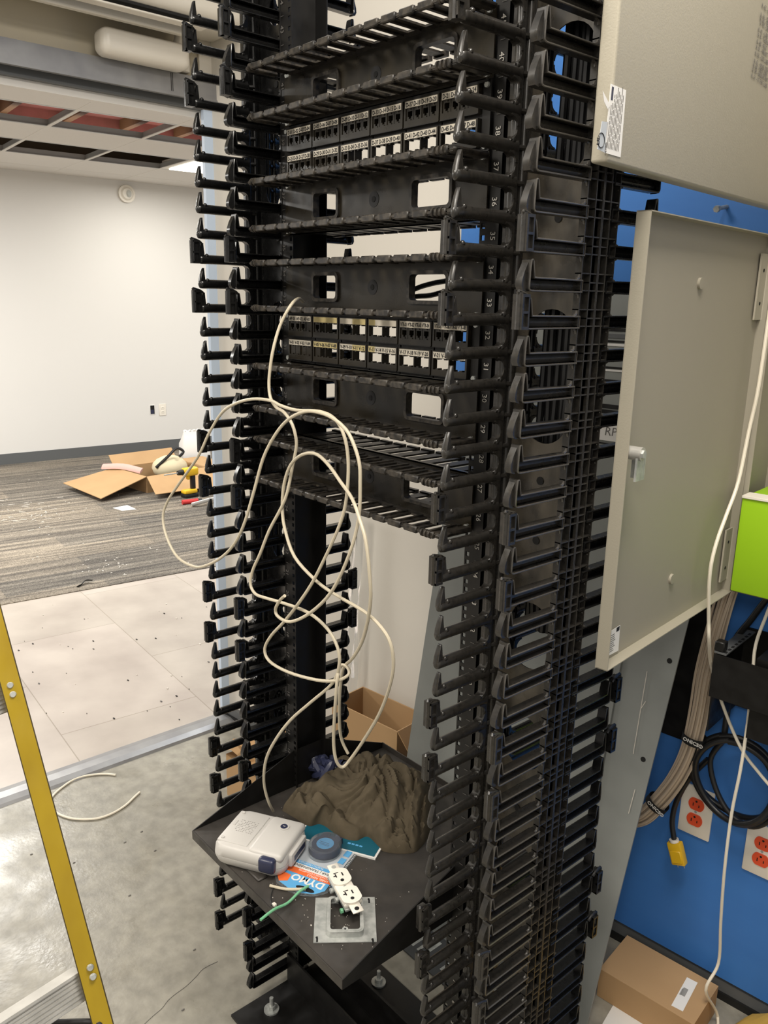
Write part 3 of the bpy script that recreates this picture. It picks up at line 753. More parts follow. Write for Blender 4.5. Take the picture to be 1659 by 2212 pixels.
# ------------------------------------------------------------------ tape refill packet
tA, tB = V((-.072, -.040, ZS)), V((-.012, -.176, ZS))
pt_y = (tB-tA).normalized(); pt_x = V((-pt_y.y, pt_y.x, 0)) ; pt_x = -pt_x if pt_x.x > 0 else pt_x        # text runs from right to left as seen
org = V((.066, -.146, ZS+.002))
MT = frame(org, pt_x, pt_y)     # origin near the right corner of the hanging end
CWd, CL = .098, .145
tk = thing('tape_refill_packet', (.0, -.1, ZS), 'opened blister packet of label tape, blue and orange card lying upside down', 'packet')
oy = .012
def band(mb, y0, y1, m, z=0.0): mb.box((0, y0, z), (CWd, y1, z+.0006), m, MT)
mb = MB(); ys = [-.135, -.03, -.003, .012]; 
card_poly = [(0, -.135), (CWd, -.135), (CWd, .0), (CWd*.86, .014), (CWd*.6, .022), (CWd*.35, .022), (CWd*.12, .014), (0, .0)]
def clipb(y0, y1, z, m, mb):
    pts = [(0, y0), (CWd, y0), (CWd, min(y1, 0.0))]
    if y1 > 0: pts += [(CWd*.86, min(y1, .014)), (CWd*.6, min(y1, .022)), (CWd*.35, min(y1, .022)), (CWd*.12, min(y1, .014))]
    pts += [(0, min(y1, 0.0))]
    mb.prism(pts, z, z+.0005, m, 'z', MT)
clipb(-.135, .022, 0, pack_grey, mb)
clipb(-.018, .022, .0005, tape_blue, mb)
band(mb, -.044, -.032, paper, .0005); band(mb, -.032, -.018, tape_orange, .0005); band(mb, -.052, -.044, tape_blue, .0005)
mb.prism([(CWd, -.012), (CWd, 0), (CWd*.88, .013), (CWd*.74, .006), (CWd*.76, -.010)], .001, .0013, tape_orange, 'z', MT)
mb.prism([(CWd*.34+.03*math.cos(a)*.62+.0, .011+.0055*math.sin(a)) for a in [2*math.pi*i/20 for i in range(20)]], .001, .0013, dark_hole, 'z', MT)
def ttx(s, x, y, size, m, al='LEFT', bold=0, z=.0012):
    mb.text(s, MT @ Matrix.Translation((x, y, z)), size, m, al, .0001, bold)
ttx('DYMO', .006, -.0155, .0225, paper, bold=.0006)
ttx('LABEL REFILLS', .006, -.0245, .0068, paper); ttx("RECHARGES D'ETIQUETTES", .006, -.0305, .0052, paper)
ttx('CLEAR | TRANSPARENT', .004, -.0415, .0078, print_black, bold=.0001); ttx('PLASTIC | PLASTIQUE', .03, -.0505, .0055, paper)
mb.rbox((.004, -.115, .001), (.016, -.098, .0015), tape_blue, .0004, 1, MT); mb.rbox((.004, -.092, .001), (.016, -.076, .0015), tape_blue, .0004, 1, MT)
obj('card', mb, tk)
mb = MB()
for k in range(26): a = R(-90+k*7); mb.box((-.004, -.13+k*.0045, -.001), (-.001, -.1275+k*.0045, -.0005), paper, MT)
mb.prism([(-.006, -.135), (CWd+.007, -.135), (CWd+.007, .0), (CWd*.9, .018), (CWd*.6, .0275), (CWd*.35, .0275), (CWd*.1, .018), (-.006, .0)], -.0012, -.0004, clear, 'z', MT)
obj('plastic_backing', mb, tk)
mb = MB(); cx0, cy0 = .052, -.095
mb.cyl((cx0, cy0, .0015), (cx0, cy0, .0165), .0255, navy, 28, M=MT); mb.box((cx0-.02, cy0-.033, .0015), (cx0-.006, cy0-.01, .015), navy, MT); mb.box((cx0+.006, cy0-.033, .0015), (cx0+.02, cy0-.01, .015), navy, MT)
mb.cyl((cx0, cy0, .0165), (cx0, cy0, .017), .0165, tape_blue, 24, M=MT); mb.box((cx0-.01, cy0+.002, .017), (cx0+.012, cy0+.0028, .0172), navy, MT); mb.box((cx0-.01, cy0+.005, .017), (cx0+.008, cy0+.0058, .0172), navy, MT)
mb.box((cx0-.008, cy0-.002, .017), (cx0+.012, cy0-.0012, .0172), navy, MT)
obj('tape_cassette', mb, tk, label='dark navy round tape cassette')
mb = MB(); n = 28
for (r0, z0, r1, z1) in ((.031, .001, .0305, .019), (.0305, .019, .028, .0205)):
    vs = [(cx0+r0*math.cos(2*math.pi*i/n), cy0+r0*1.1*math.sin(2*math.pi*i/n), z0) for i in range(n)]+[(cx0+r1*math.cos(2*math.pi*i/n), cy0+r1*1.1*math.sin(2*math.pi*i/n), z1) for i in range(n)]
    mb.add(vs, [(i, (i+1) % n, n+(i+1) % n, n+i) for i in range(n)], clear, MT, True)
mb.add([(cx0+.028*math.cos(2*math.pi*i/n), cy0+.031*math.sin(2*math.pi*i/n), .0205) for i in range(n)], [tuple(range(n))], clear, MT)
obj('blister', mb, tk)

# paper pad with teal cover, under packet and cloth
mb = MB(); b0, b1, b2 = V((.047, -.042, ZS)), V((-.075, -.107, ZS)), None
bx_ = V((.88, .475, 0)); MBk = frame((-.088, -.100, ZS), bx_, V((-bx_.y, bx_.x, 0)))
mb.box((0.0, 0, 0), (.165, .10, .0035), paper, MBk); mb.box((.004, .004, .0035), (.161, .1, .0045), teal, MBk)
for k in range(4): mb.box((.1+k*.008, .02, .0045), (.106+k*.008, .024, .0047), tape_blue, MBk)
single('booklet', mb, 'thin booklet with teal cover and white border under the brown cloth', 'booklet')

# ------------------------------------------------------------------ duplex outlet resting on the metal ring
oa, ob = Z(1000, 915, .562), Z(1168, 1215, .548)
ox = (ob-oa).normalized(); tilt = V((0, 0, 1))
MO = frame((oa+ob)/2, ox, tilt.cross(ox)+V((0, 0, 0))); 
dl = (ob-oa).length; K = dl/.102
dp = thing('duplex_receptacle', V(((oa.x+ob.x)/2, (oa.y+ob.y)/2, ZS+.002)), 'loose white duplex power receptacle lying across the galvanised mud ring', 'receptacle')
MO = MO @ Matrix.Scale(K, 4) @ Matrix.Scale(1.12, 4, (0, 1, 0))
mb = MB()
mb.rbox((-.034, -.0135, -.006), (.034, .0135, .003), outlet_white, .003, 2, MO)
for c in (-.0195, .0195):
    pl = [(c+.0175*math.cos(a), max(-.0145, min(.0145, .0175*math.sin(a)))) for a in [2*math.pi*i/28 for i in range(28)]]
    mb.prism(pl, .0, .006, outlet_white, 'z', MO, True)
    mb.box((c-.009, -.0075, .006), (c-.0075, .0, .0062), dark_hole, MO)
    mb.box((c-.004, -.0075, .0), (c-.004, -.0075, .0), dark_hole, MO)
    # slots: vertical, T slot and ground
    mb.box((c-.0065, .0035, .006), (c+.0005, .0055, .0063), dark_hole, MO)
    mb.box((c-.0065, -.0065, .006), (c+.0005, -.0047, .0063), dark_hole, MO); mb.box((c-.0035, -.0095, .006), (c-.0015, -.0047, .0063), dark_hole, MO)
    mb.cyl((c+.0085, -.0, .006), (c+.0085, -.0, .0063), .0028, dark_hole, 12, M=MO)
mb.cyl((0, 0, .003), (0, 0, .0035), .0022, galv, 10, M=MO)
obj('face', mb, dp)
mb = MB()
for s_ in (-1, 1): mb.rbox((s_*.034, -.008, -.001), (s_*.052, .008, .0015), outlet_white, .0006, 1, MO); mb.cyl((s_*.045, 0, .0015), (s_*.045, 0, .0018), .0035, dark_hole if s_ > 0 else galv, 12, M=MO)
mb.box((-.036, -.0125, -.0095), (.036, .0125, -.006), galv, MO); obj('mounting_strap', mb, dp)
mb = MB(); mb.rbox((-.030, -.012, -.022), (.030, .012, -.0095), rubber, .003, 2, MO)
for x in (-.014, .006): mb.cyl((x, -.0125, -.013), (x, -.0165, -.013), .0042, galv, 10, M=MO)
mb.cyl((.026, -.0125, -.016), (.026, -.016, -.016), .004, wire_green, 8, M=MO)
obj('body', mb, dp)

# ------------------------------------------------------------------ galvanised mud ring
ra, rb2 = V((.074, -.164, ZS)), V((.139, -.082, ZS)); rx = (rb2-ra).normalized(); S = .103
MR = frame(V((.1405, -.159, ZS)), rx, V((-rx.y, rx.x, 0)))
mb = MB(); h = S/2; a_, b_ = .0265, .038
for q in (((-h, -h), (h, -b_)), ((-h, b_), (h, h)), ((-h, -b_), (-a_, b_)), ((a_, -b_), (h, b_))): mb.box((*q[0], .0005), (*q[1], .002), galv, MR)
oo = rounded(2*a_+.006, 2*b_+.006, .008); ii = rounded(2*a_, 2*b_, .006)
mb.ring(rounded(2*a_+.008, 2*b_+.008, .009), rounded(2*a_+.002, 2*b_+.002, .007), .001, .013, galv, 'z', MR)
mb.ring(rounded(2*a_+.003, 2*b_+.003, .008), rounded(2*a_-.004, 2*b_-.004, .005), .012, .0135, galv, 'z', MR)
for y in (-b_+.0, b_): mb.cyl((0, y*.95, .0125), (0, y*.95, .014), .005, galv, 12, M=MR); mb.cyl((0, y*.95, .014), (0, y*.95, .0143), .0018, dark_hole, 8, M=MR)
for p in ((-h+.006, -h+.01), (h-.006, -h+.004), (h-.01, h-.006)): mb.cyl((p[0], p[1], .002), (p[0]+.0001, p[1], .0023), .0028, dark_hole, 10, M=MR); mb.box((p[0]-.0015, p[1]-.009, .002), (p[0]+.0015, p[1], .0023), dark_hole, MR)
single('mud_ring', mb, 'square galvanised steel box cover with raised rectangular opening, at the front of the shelf', 'metal plate')

# ------------------------------------------------------------------ scrap wires, cable offcut
mb = MB(); mb.tube([V((.062, -.276, ZS+.012)), V((.056, -.245, ZS+.012)), V((.052, -.215, ZS+.006)), V((.045, -.185, ZS+.009)), V((.044, -.165, ZS+.01))], .0024, wire_green, 8, 5)
single('green_wire', mb, 'short green insulated wire poking over the front edge of the shelf', 'wire')
mb = MB(); mb.tube([V((-.006, -.213, ZS+.004)), V((.02, -.195, ZS+.0035)), V((.045, -.172, ZS+.008))], .0026, cable_w, 8, 4)
single('wire_offcut', mb, 'short off-white wire offcut lying beneath the tape packet', 'wire')
mb = MB(); mb.tube([V((-.005, -.205, ZS+.002)), V((.018, -.227, ZS+.002)), V((.035, -.236, ZS+.002))], .0009, cord_black, 6, 4)
single('wire_offcut', mb, 'thin dark wire beside the green wire on the shelf', 'wire')
mb = MB(); p = V((.037, -.232, ZS)); mb.rbox((p.x-.004, p.y-.003, ZS), (p.x+.004, p.y+.003, ZS+.005), dust, .001, 1)
single('plaster_lump', mb, 'small white lump on the shelf near the green wire', 'debris')
mb = MB(); q0 = Z(540, 985, ZS); mb.rbox((q0.x-.035, q0.y-.012, ZS), (q0.x+.012, q0.y+.008, ZS+.004), shelf_m, .002, 1)
single('dark_tab', mb, 'small dark flat tab on the shelf in front of the label printer', 'tab')

# ------------------------------------------------------------------ cloth heap
def cloth():
    out = [Z(*p, .535) for p in [(680, 540), (760, 470), (900, 400), (985, 330), (1010, 270), (1120, 225), (1250, 222), (1400, 250), (1520, 330), (1650, 400), (1660, 540), (1640, 660), (1570, 770), (1500, 812), (1330, 800), (1230, 720), (1150, 745), (1050, 720), (930, 640), (850, 650), (780, 600)]]
    n = 160; loop = catmull(out+[out[0]], 8)[:-1]; n = len(loop)
    c = sum(loop, V((0, 0, 0)))/n; c = V((-.06, .06, 0))
    mb = MB(); rings = 46; vs = []
    def ht(p, t):
        d = V((p.x, p.y, 0)); q = V((p.x*11, p.y*11, 1.3))
        wv = V((noise.noise(q), noise.noise(q+V((5, 2, 0))), 0))*.05
        big = math.exp(-(((p.x+.03)/.085)**2+((p.y-.10)/.075)**2)**1.6)
        small = math.exp(-(((p.x+.14)/.055)**2+((p.y+.0)/.045)**2)**1.5)
        e = d+wv; e2 = V((e.x*.7+e.y*.7, (e.y*.7-e.x*.7)*.45, 0))
        r1 = min(1, abs(noise.noise(e2*26+V((3, 1, 7))))*3.2)
        r2 = min(1, abs(noise.noise((d+wv*1.5)*38+V((9, 4, 2))))*3)
        edge = min(1, (1-t)*6)**.5
        return edge*(.014+.056*big+.018*small+.021*r1**.8+.008*r2)
    for i in range(rings+1):
        t = i/rings
        for k in range(n):
            p = c.lerp(loop[k], t); vs.append(V((p.x, p.y, ZS+.001+max(0, ht(p, t)))))
    fs = [(i*n+k, (i+1)*n+k, (i+1)*n+(k+1) % n, i*n+(k+1) % n) for i in range(rings) for k in range(n)]
    k0 = len(vs); vs += [V((v.x, v.y, ZS+.0005)) for v in vs[-n:]]; fs.append(tuple(range(k0, k0+n)))
    fs += [((rings)*n+k, k0+k, k0+(k+1) % n, rings*n+(k+1) % n) for k in range(n)]
    mb.add(vs, fs, fabric, None, True); return mb
o = single('folded_cloth', cloth(), 'crumpled olive brown shirt or rag heaped at the back of the shelf', 'cloth')
mb = MB(); rr_ = random.Random(11); c0 = Z(960, 290, .55)
for k in range(7):
    a = rr_.uniform(0, 6.28); pts = [(c0.x+rr_.uniform(-.028, .028), c0.y+rr_.uniform(-.028, .028), ZS+.004+rr_.uniform(0, .045)) for _ in range(5)]
    mb.tube(pts, lambda t: .006+.004*math.sin(t*9), navy, 7, 4)
single('plastic_bag', mb, 'small crumpled dark plastic bag behind the brown cloth at the rack post', 'bag')

# ------------------------------------------------------------------ the long looping white cable
path = [(655, 652, -.03), (645, 645, -.05), (628, 660, -.085), (605, 703, -.10), (590, 755, -.115), (583, 800, -.12), (581, 830, -.122), (584, 858, -.124), (596, 879, -.126), (613, 890, -.126), (629, 912, -.126), (638, 939, -.126), (640, 966, -.126), (632, 1007, -.13), (616, 1078, -.14), (582, 1145, -.15), (562, 1196, -.155), (546, 1232, -.158), (541, 1262, -.16), (552, 1283, -.16), (575, 1292, -.16), (616, 1304, -.16), (667, 1324, -.155), (707, 1358, -.15), (729, 1398, -.15), (733, 1435, -.15), (719, 1475, -.15), (670, 1518, -.155), (628, 1555, -.16), (596, 1597, -.165), (575, 1640, -.16), (570, 1688, -.15), (579, 1729, -.13), (590, 1752, -.105)]
pathB = [(615, 1287, -.19), (604, 1298, -.185), (595, 1317, -.18), (602, 1333, -.18), (628, 1343, -.175), (670, 1324, -.17), (717, 1277, -.165), (755, 1196, -.16), (775, 1118, -.15), (778, 1040, -.15), (776, 1000, -.15), (765, 962, -.15), (748, 929, -.15), (717, 902, -.15), (684, 890, -.15), (655, 890, -.15), (623, 906, -.15), (596, 937, -.155), (569, 989, -.16), (549, 1060, -.165), (528, 1130, -.17), (508, 1172, -.17), (481, 1202, -.17), (447, 1221, -.17), (420, 1224, -.17), (385, 1205, -.17), (362, 1165, -.17), (352, 1120, -.165), (361, 1085, -.16), (388, 1043, -.155), (428, 986, -.15), (452, 935, -.145), (479, 892, -.14), (508, 872, -.138), (545, 862, -.138), (583, 865, -.138), (606, 876, -.14), (640, 886, -.142), (690, 889, -.142), (723, 905, -.14), (743, 940, -.14), (752, 990, -.14), (751, 1050, -.142), (744, 1101, -.145), (728, 1148, -.15), (700, 1209, -.155), (672, 1263, -.16), (640, 1310, -.165), (612, 1345, -.165), (586, 1373, -.16), (572, 1401, -.16), (582, 1428, -.16), (623, 1452, -.16), (684, 1469, -.155), (728, 1470, -.15), (753, 1457, -.14), (750, 1441, -.13), (736, 1437, -.135), (730, 1455, -.15), (726, 1500, -.155), (722, 1560, -.15), (721, 1610, -.145), (727, 1645, -.14), (740, 1657, -.13), (757, 1640, -.12), (785, 1600, -.12), (818, 1545, -.13), (840, 1489, -.14), (850, 1438, -.145), (843, 1388, -.15), (820, 1351, -.15), (785, 1320, -.15), (717, 1280, -.15), (677, 1249, -.15), (636, 1202, -.15), (616, 1145, -.145), (610, 1101, -.14), (613, 1050, -.14), (625, 1010, -.14), (643, 988, -.14), (665, 979, -.14), (687, 983, -.14), (711, 1006, -.14), (735, 1040, -.145), (761, 1078, -.15), (778, 1125, -.16), (790, 1168, -.165), (798, 1236, -.165), (800, 1303, -.16), (785, 1378, -.15), (763, 1420, -.14), (745, 1438, -.125), (738, 1460, -.125), (733, 1520, -.12), (736, 1590, -.10), (752, 1628, -.09)]
mb = MB()
for P_ in (path, pathB):
    mb.tube([ony(a, b, c) for a, b, c in P_], .0027, cable_w, 8, 4)
single('network_cable', mb, 'long off-white cable hanging in loose loops down the front of the rack to the shelf', 'cable')

# ================================================================== RIGHT: CABINETS
SD = .2024
def dpx(px, py, s=SD):
    X = hit(px, py, BP+BT*s, BT); return (X-BP).dot(BN), X.z      # off, z
# lower enclosure
le = thing('wall_enclosure', W(.45, .075, 1.015), 'light grey steel wall enclosure with its door swung open, lime green unit inside', 'enclosure')
mb = MB(); s0, s1, z0, z1, D = SD+.002, SD+.56, 1.018, 1.638, .15
def wb(a, b, m, mb): mb.box((a[0], -a[1], a[2]), (b[0], -b[1], b[2]), m, MW)
wb((s0, .002, z0), (s1, .004, z1), cab_in, mb); wb((s0, .002, z0), (s1, D, z0+.002), cab_in, mb); wb((s0, .002, z1-.002), (s1, D, z1), cab_in, mb)
wb((s0, .002, z0), (s0+.002, D, z1), cab_in, mb); wb((s1-.002, .002, z0), (s1, D, z1), cab_in, mb)
wb((s0, D-.002, z0), (s0+.02, D, z1), cab_grey, mb); wb((s0, D-.002, z0), (s1, D, z0+.015), cab_grey, mb); wb((s0, D-.002, z1-.015), (s1, D, z1), cab_grey, mb)
obj('body', mb, le)
mb = MB(); ts = SD-.001; o0, o1, dz0, dz1 = D+.004, .640, 1.018, 1.655
wb((ts-.0015, o0, dz0), (ts, o1, dz1), cab_in, mb)
FL = .0185
wb((ts, o1-.0015, dz0), (ts+FL, o1, dz1), cab_grey, mb); wb((ts, o0, dz0), (ts+FL, o1, dz0+.0015), cab_in, mb)
wb((ts, o0, dz1-.0015), (ts+FL, o1, dz1), cab_in, mb); wb((ts, o0, dz0), (ts+FL*.8, o0+.0015, dz1), cab_in, mb)
for px, py in ((1512, 612), (1450, 1250)):
    f_, z_ = dpx(px, py); M = frame(W(ts, f_, z_), BN, V((0, 0, 1))); mb.cyl(W(ts, f_, z_), W(ts+.004, f_, z_), .0085, cab_in, 18)
dr = obj('door', mb, le)
mb = MB(); f_, z_ = dpx(1362, 985, ts+FL); 
mb.cyl(W(ts+.006, o1-.012, z_+.004), W(ts+.034, o1-.012, z_+.004), .0095, alum, 18); mb.cyl(W(ts+.034, o1-.012, z_+.004), W(ts+.037, o1-.012, z_+.004), .006, galv, 6)
wb((ts+.028, o1-.026, z_-.034), (ts+.031, o1-.004, z_+.008), galv, mb); wb((ts+.012, o1-.030, z_-.034), (ts+.031, o1-.027, z_-.0), galv, mb)
obj('latch', mb, dr)
def sticker(par, corners, plane_s, name='rating_sticker'):
    mb = MB(); A, B, C, Dd = [V(c) for c in corners]      # TL TR BR BL in world
    x = (B-A); y = (A-Dd); n = x.cross(y).normalized()*.0005
    mb.quad(A, B, C, Dd, paper, .0004)
    Mx = Matrix((x, y, n.normalized())).transposed().to_4x4(); Mx.translation = Dd+n
    rg = random.Random(9)
    mb.box((.86, .0, 0), (.97, .0, 0), print_black, Mx)
    return mb, Mx
f0 = [dpx(*p) for p in ((1304, 1372), (1339, 1350), (1335, 1405), (1298, 1425))]
cs = [W(ts+.0012, a, b) for a, b in f0]
mb, Mx = sticker(dr, [cs[0], cs[1], cs[2], cs[3]], ts)
mb.box((.78, .80, 0), (.97, .98, .0001), print_black, Mx); rg = random.Random(4)
for k in range(9):
    y = .08+k*.085; mb.box((.05, y, 0), (.05+rg.uniform(.5, .68) if k > 5 else .05+rg.uniform(.6, .9), y+.03, .0001), print_grey, Mx)
obj('rating_sticker', mb, dr)
for (a, b) in ((550, 690), (1135, 1245)):
    z_t = onw(1640 if a == 550 else 1570, a, D)[1]; z_b = onw(1616 if a == 550 else 1555, b, D)[1]
    z_t = min(z_t, dz1-.01)
    mb = MB(); wb((ts+.003, D-.004, z_b), (ts+.006, D+.036, z_t), cab_grey, mb); mb.cyl(W(ts+.006, D+.002, z_b), W(ts+.006, D+.002, z_t), .004, cab_grey, 10)
    for q in (.25, .75): zz = z_b+(z_t-z_b)*q; mb.cyl(W(ts+.006, D+.02, zz), W(ts+.0065, D+.02, zz), .003, dark_hole, 10)
    obj('hinge', mb, le)
# green unit
g = thing('lime_green_unit', W(.40, .1, 1.03), 'lime green plastic unit mounted inside the open grey enclosure', 'device')
mb = MB(); mb.rbox((.226, -.185, 1.03), (.52, -.01, 1.208), green_p, .003, 2, MW); obj('case', mb, g)
mb = MB(); mb.rbox((.255, -.06, 1.208), (.285, -.02, 1.245), green_p, .006, 2, MW); mb.rbox((.30, -.12, 1.208), (.34, -.03, 1.25), outlet_white, .01, 2, MW); obj('terminal_cover', mb, g)
mb = MB(); mb.rbox((.226, -.188, 1.206), (.52, -.15, 1.2115), outlet_white, .001, 1, MW); obj('trim_strip', mb, g)

# upper enclosure: only its open door shows
ue = thing('wall_enclosure', W(.5, .075, 1.69), 'upper light grey wall enclosure with open door carrying handwriting, above the other', 'enclosure')
mb = MB(); uz0, uz1 = 1.694, 2.3
wb((SD+.002, .002, uz0+.01), (SD+.56, D, uz1), cab_in, mb); obj('body', mb, ue)
ts2 = SD+.004; uo1 = .776
mb = MB(); mb.rbox((ts2-.002, -uo1, uz0), (ts2+.02, -(D+.01), uz1), cab_grey, .0035, 3, MW); ud = obj('door', mb, ue)
sf = ts2+.0203
def up_sticker(pts, kind):
    cs = [W(sf, *dpx(a, b, sf)) for a, b in pts]
    mb, Mx = sticker(ud, cs, sf); return mb, Mx
mb, Mx = up_sticker([(1319, 181), (1352, 195), (1340, 340), (1305, 330)], 0)
mb.box((.08, .78, 0), (.2, .97, .0001), navy, Mx); rg = random.Random(2)
for k in range(9):
    x = .12+k*.09; y0 = .08
    while y0 < .88:
        L_ = rg.uniform(.04, .16)
        if not (k < 2 and y0+L_ > .75): mb.box((x, y0, 0), (x+.035, y0+L_, .0001), print_grey, Mx)
        y0 += L_+.02
obj('rating_sticker', mb, ud)
mb, Mx = up_sticker([(1299, 196), (1318, 228), (1309, 330), (1288, 322)], 0)
mb = MB(); cs = [W(sf, *dpx(a, b, sf)) for a, b in [(1300, 262), (1314, 264), (1306, 330), (1290, 322)]]
mb.quad(*cs, pack_grey, .0004)
cpt = [W(sf, *dpx(a, b, sf)) for a, b in [(1300, 196), (1316, 228), (1311, 236), (1303, 220)]]
mb.quad(*[p+BT*.0008 for p in cpt], paper, .0004)
f_, z_ = dpx(1297, 303, sf); Mt = frame(W(sf+.0006, f_+.003, z_-.006), V((0, 0, 1)), BN)
mb.text('UL', Mt, .008, print_black, ext=.0001, bold=.0003)
cc = W(sf+.0006, f_-.0005, z_); ring = [cc+BN*(.0075*math.cos(2*math.pi*i/24))+V((0, 0, .0075*math.sin(2*math.pi*i/24))) for i in range(25)]
mb.tube(ring, .0005, print_black, 5, 1)
Mt = frame(W(sf+.0006, f_-.014, z_-.014), V((0, 0, 1)), BN); mb.text('LISTED', Mt, .0045, print_black, ext=.0001)
obj('listing_sticker', mb, ud)
mb = MB(); lines = [('A. 62 - LAB', 1645, 8), ('A. 61 - TEL', 1642, 28), ('A. 60 - TEL', 1641, 36), ('A. 43 - LAB', 1641, 46), ('A. 41 - LAB', 1637, 60), ('A. 8 - TABLE', 1636, 72), ('A. 48 - BUS', 1634, 86), ('A. 01 - PRINT', 1632, 98), ('A. 03 - LES LAB', 1630, 112), ('A. 01 - MAS DEV', 1628, 128), ('A. 60 - MET LAB', 1626, 137), ('A. 39 - BREAK RM', 1624, 147), ('A. 61 - IT FAT LAB', 1622, 160)]
for s_, px, py in lines:
    f_, z_ = dpx(px, py, sf); mb.text(s_, frame(W(sf+.0006, f_, z_-.004), -BN+V((0, 0, -.04)), V((0, 0, 1))), .0085, print_grey, ext=.0001)
obj('handwriting', mb, ud)
mb = MB(); s_, z_ = onw(1556, 452, .02); mb.cyl(W(s_+.004, .0, z_+.006), W(s_+.002, .035, z_), .004, galv, 8); mb.cyl(W(s_+.002, .035, z_), W(s_+.001, .043, z_-.002), .0065, galv, 6)
single('wall_screw', mb, 'small steel screw sticking out of the blue board under the upper grey door', 'screw')

# ------------------------------------------------------------------ grey steel sheets leaning behind the rack
th = math.atan2(.272, 1.5); upv = V((0, 0, 1))*math.cos(th)-BN*math.sin(th); nn = BT.cross(upv); G0 = BP+BN*.30
def gs(px, py): X = hit(px, py, G0, nn); return (X-G0).dot(BT), (X-G0).dot(upv)
MG = frame(G0, BT, upv)
mb = MB(); mb.box((-.503, 0, -.001), (.016, 1.585, .003), grey_sheet, MG)
mb.box((-.503, 0, -.012), (-.501, 1.585, 0), grey_sheet, MG)
for px, py in ((998, 1626),): a, b_ = gs(px, py); mb.cyl((a, b_, .003), (a, b_, .0034), .004, dark_hole, 12, M=MG)
ls = single('steel_sheet', mb, 'left grey steel side panel leaning on the wall behind the rack', 'steel panel', 'grey steel panels leaning behind the rack')
mb = MB(); M2 = MG @ Matrix.Translation((.018, 0, -.006)) @ Matrix.Rotation(R(-3.2), 4, 'Z')
mb.box((-.25, -.005, -.001), (.065, 1.585, .003), grey_sheet, M2)
for px, py in ((1445, 1428), (1388, 1641)):
    a, b_ = gs(px, py); q = MG @ V((a, b_, 0)); q = M2.inverted() @ q; mb.cyl((q.x, q.y, .003), (q.x, q.y, .0036), .0055, dark_hole, 16, M=M2)
for (x0, y0, x1, y1) in ((1395, 1515, 1385, 1530), (1398, 1450, 1368, 1628), (1372, 1705, 1358, 1757)):
    (a, b_), (c, d) = gs(x0, y0), gs(x1, y1); mb.tube([M2 @ (M2.inverted() @ (MG @ V((a, b_, 0))))+(-BN)*0+BN*.0005, (MG @ V(((a+c)/2, (b_+d)/2, 0)))+BN*.0005, (MG @ V((c, d, 0)))+BN*.0005], .0008, dust, 4, 3)
single('steel_sheet', mb, 'right grey steel side panel with scratches, leaning beside the blue board', 'steel panel', 'grey steel panels leaning behind the rack')
# white sign and pale boards glimpsed through the rear fingers
mb = MB(); a, b_ = gs(1290, 945)
mb.box((-.17, b_-.004, .004), (-.02, b_+.05, .006), paper, MG); mb.text('RP', MG @ Matrix.Translation((gs(1308, 938)[0], gs(1308, 940)[1], .0062)), .026, print_grey, ext=.0001)
single('paper_sign', mb, 'white strip sign reading RP on the grey steel panel behind the rear fingers', 'sign')
mb = MB()
for py, hh, m in ((716, .006, steel_black), (731, .009, base_grey), (740, .004, steel_black), (748, .005, paper), (797, .004, steel_black), (803, .004, paper), (828, .007, steel_black), (884, .009, steel_black), (895, .008, steel_black), (962, .003, steel_black)):
    a, b_ = gs(1325, py); mb.box((a-.09, b_, .003), (a+.045 if 880 < py < 900 else a+.07, b_+hh, .0042), m, MG)
obj('louvre', mb, ls, label='dark and pale louvre strips')

# ------------------------------------------------------------------ plastic film, cardboard behind the rack
mb = MB(); P1, P2, P3, P4 = [W(onw(*p, .03)[0], .03, onw(*p, .03)[1]) for p in ((750, 1108), (784, 1112), (768, 1530), (752, 1530))]
n = 12; vs = []
for i in range(n+1):
    for k in range(5):
        t_ = i/n; p = P1.lerp(P4, t_).lerp(P2.lerp(P3, t_), k/4); vs.append(p+BN*(.006*math.sin(k*2.2+i*.9)))
mb.add(vs, [(i*5+k, i*5+k+1, (i+1)*5+k+1, (i+1)*5+k) for i in range(n) for k in range(4)], film, None, True)
single('plastic_film', mb, 'strip of clear plastic film hanging on the white wall behind the rack', 'film')
mb = MB(); c0 = W(-.93, .10, 0)
def wallbox(mb, s0, s1, o0, o1, z0, z1, m, t=.004, mi=None):
    wb((s0, o0, z0), (s1, o0+t, z1), m, mb); wb((s0, o1-t, z0), (s1, o1, z1), m, mb); wb((s0, o0+t, z0), (s0+t, o1-t, z1), m, mb); wb((s1-t, o0+t, z0), (s1, o1-t, z1), m, mb); wb((s0+t, o0+t, z0), (s1-t, o1-t, z0+t), m, mb)
cb = thing('cardboard_box', W(-.70, .15, .001), 'tall brown cardboard box standing behind the shelf against the white wall', 'box')
mb = MB(); wallbox(mb, -.855, -.60, .03, .16, .001, .40, card); obj('carton', mb, cb)
mb = MB(); mb.quad(W(-.60, .16, .40), W(-.60, .03, .40), W(-.53, .035, .33), W(-.53, .165, .33), card_in, .003); obj('flap', mb, cb)
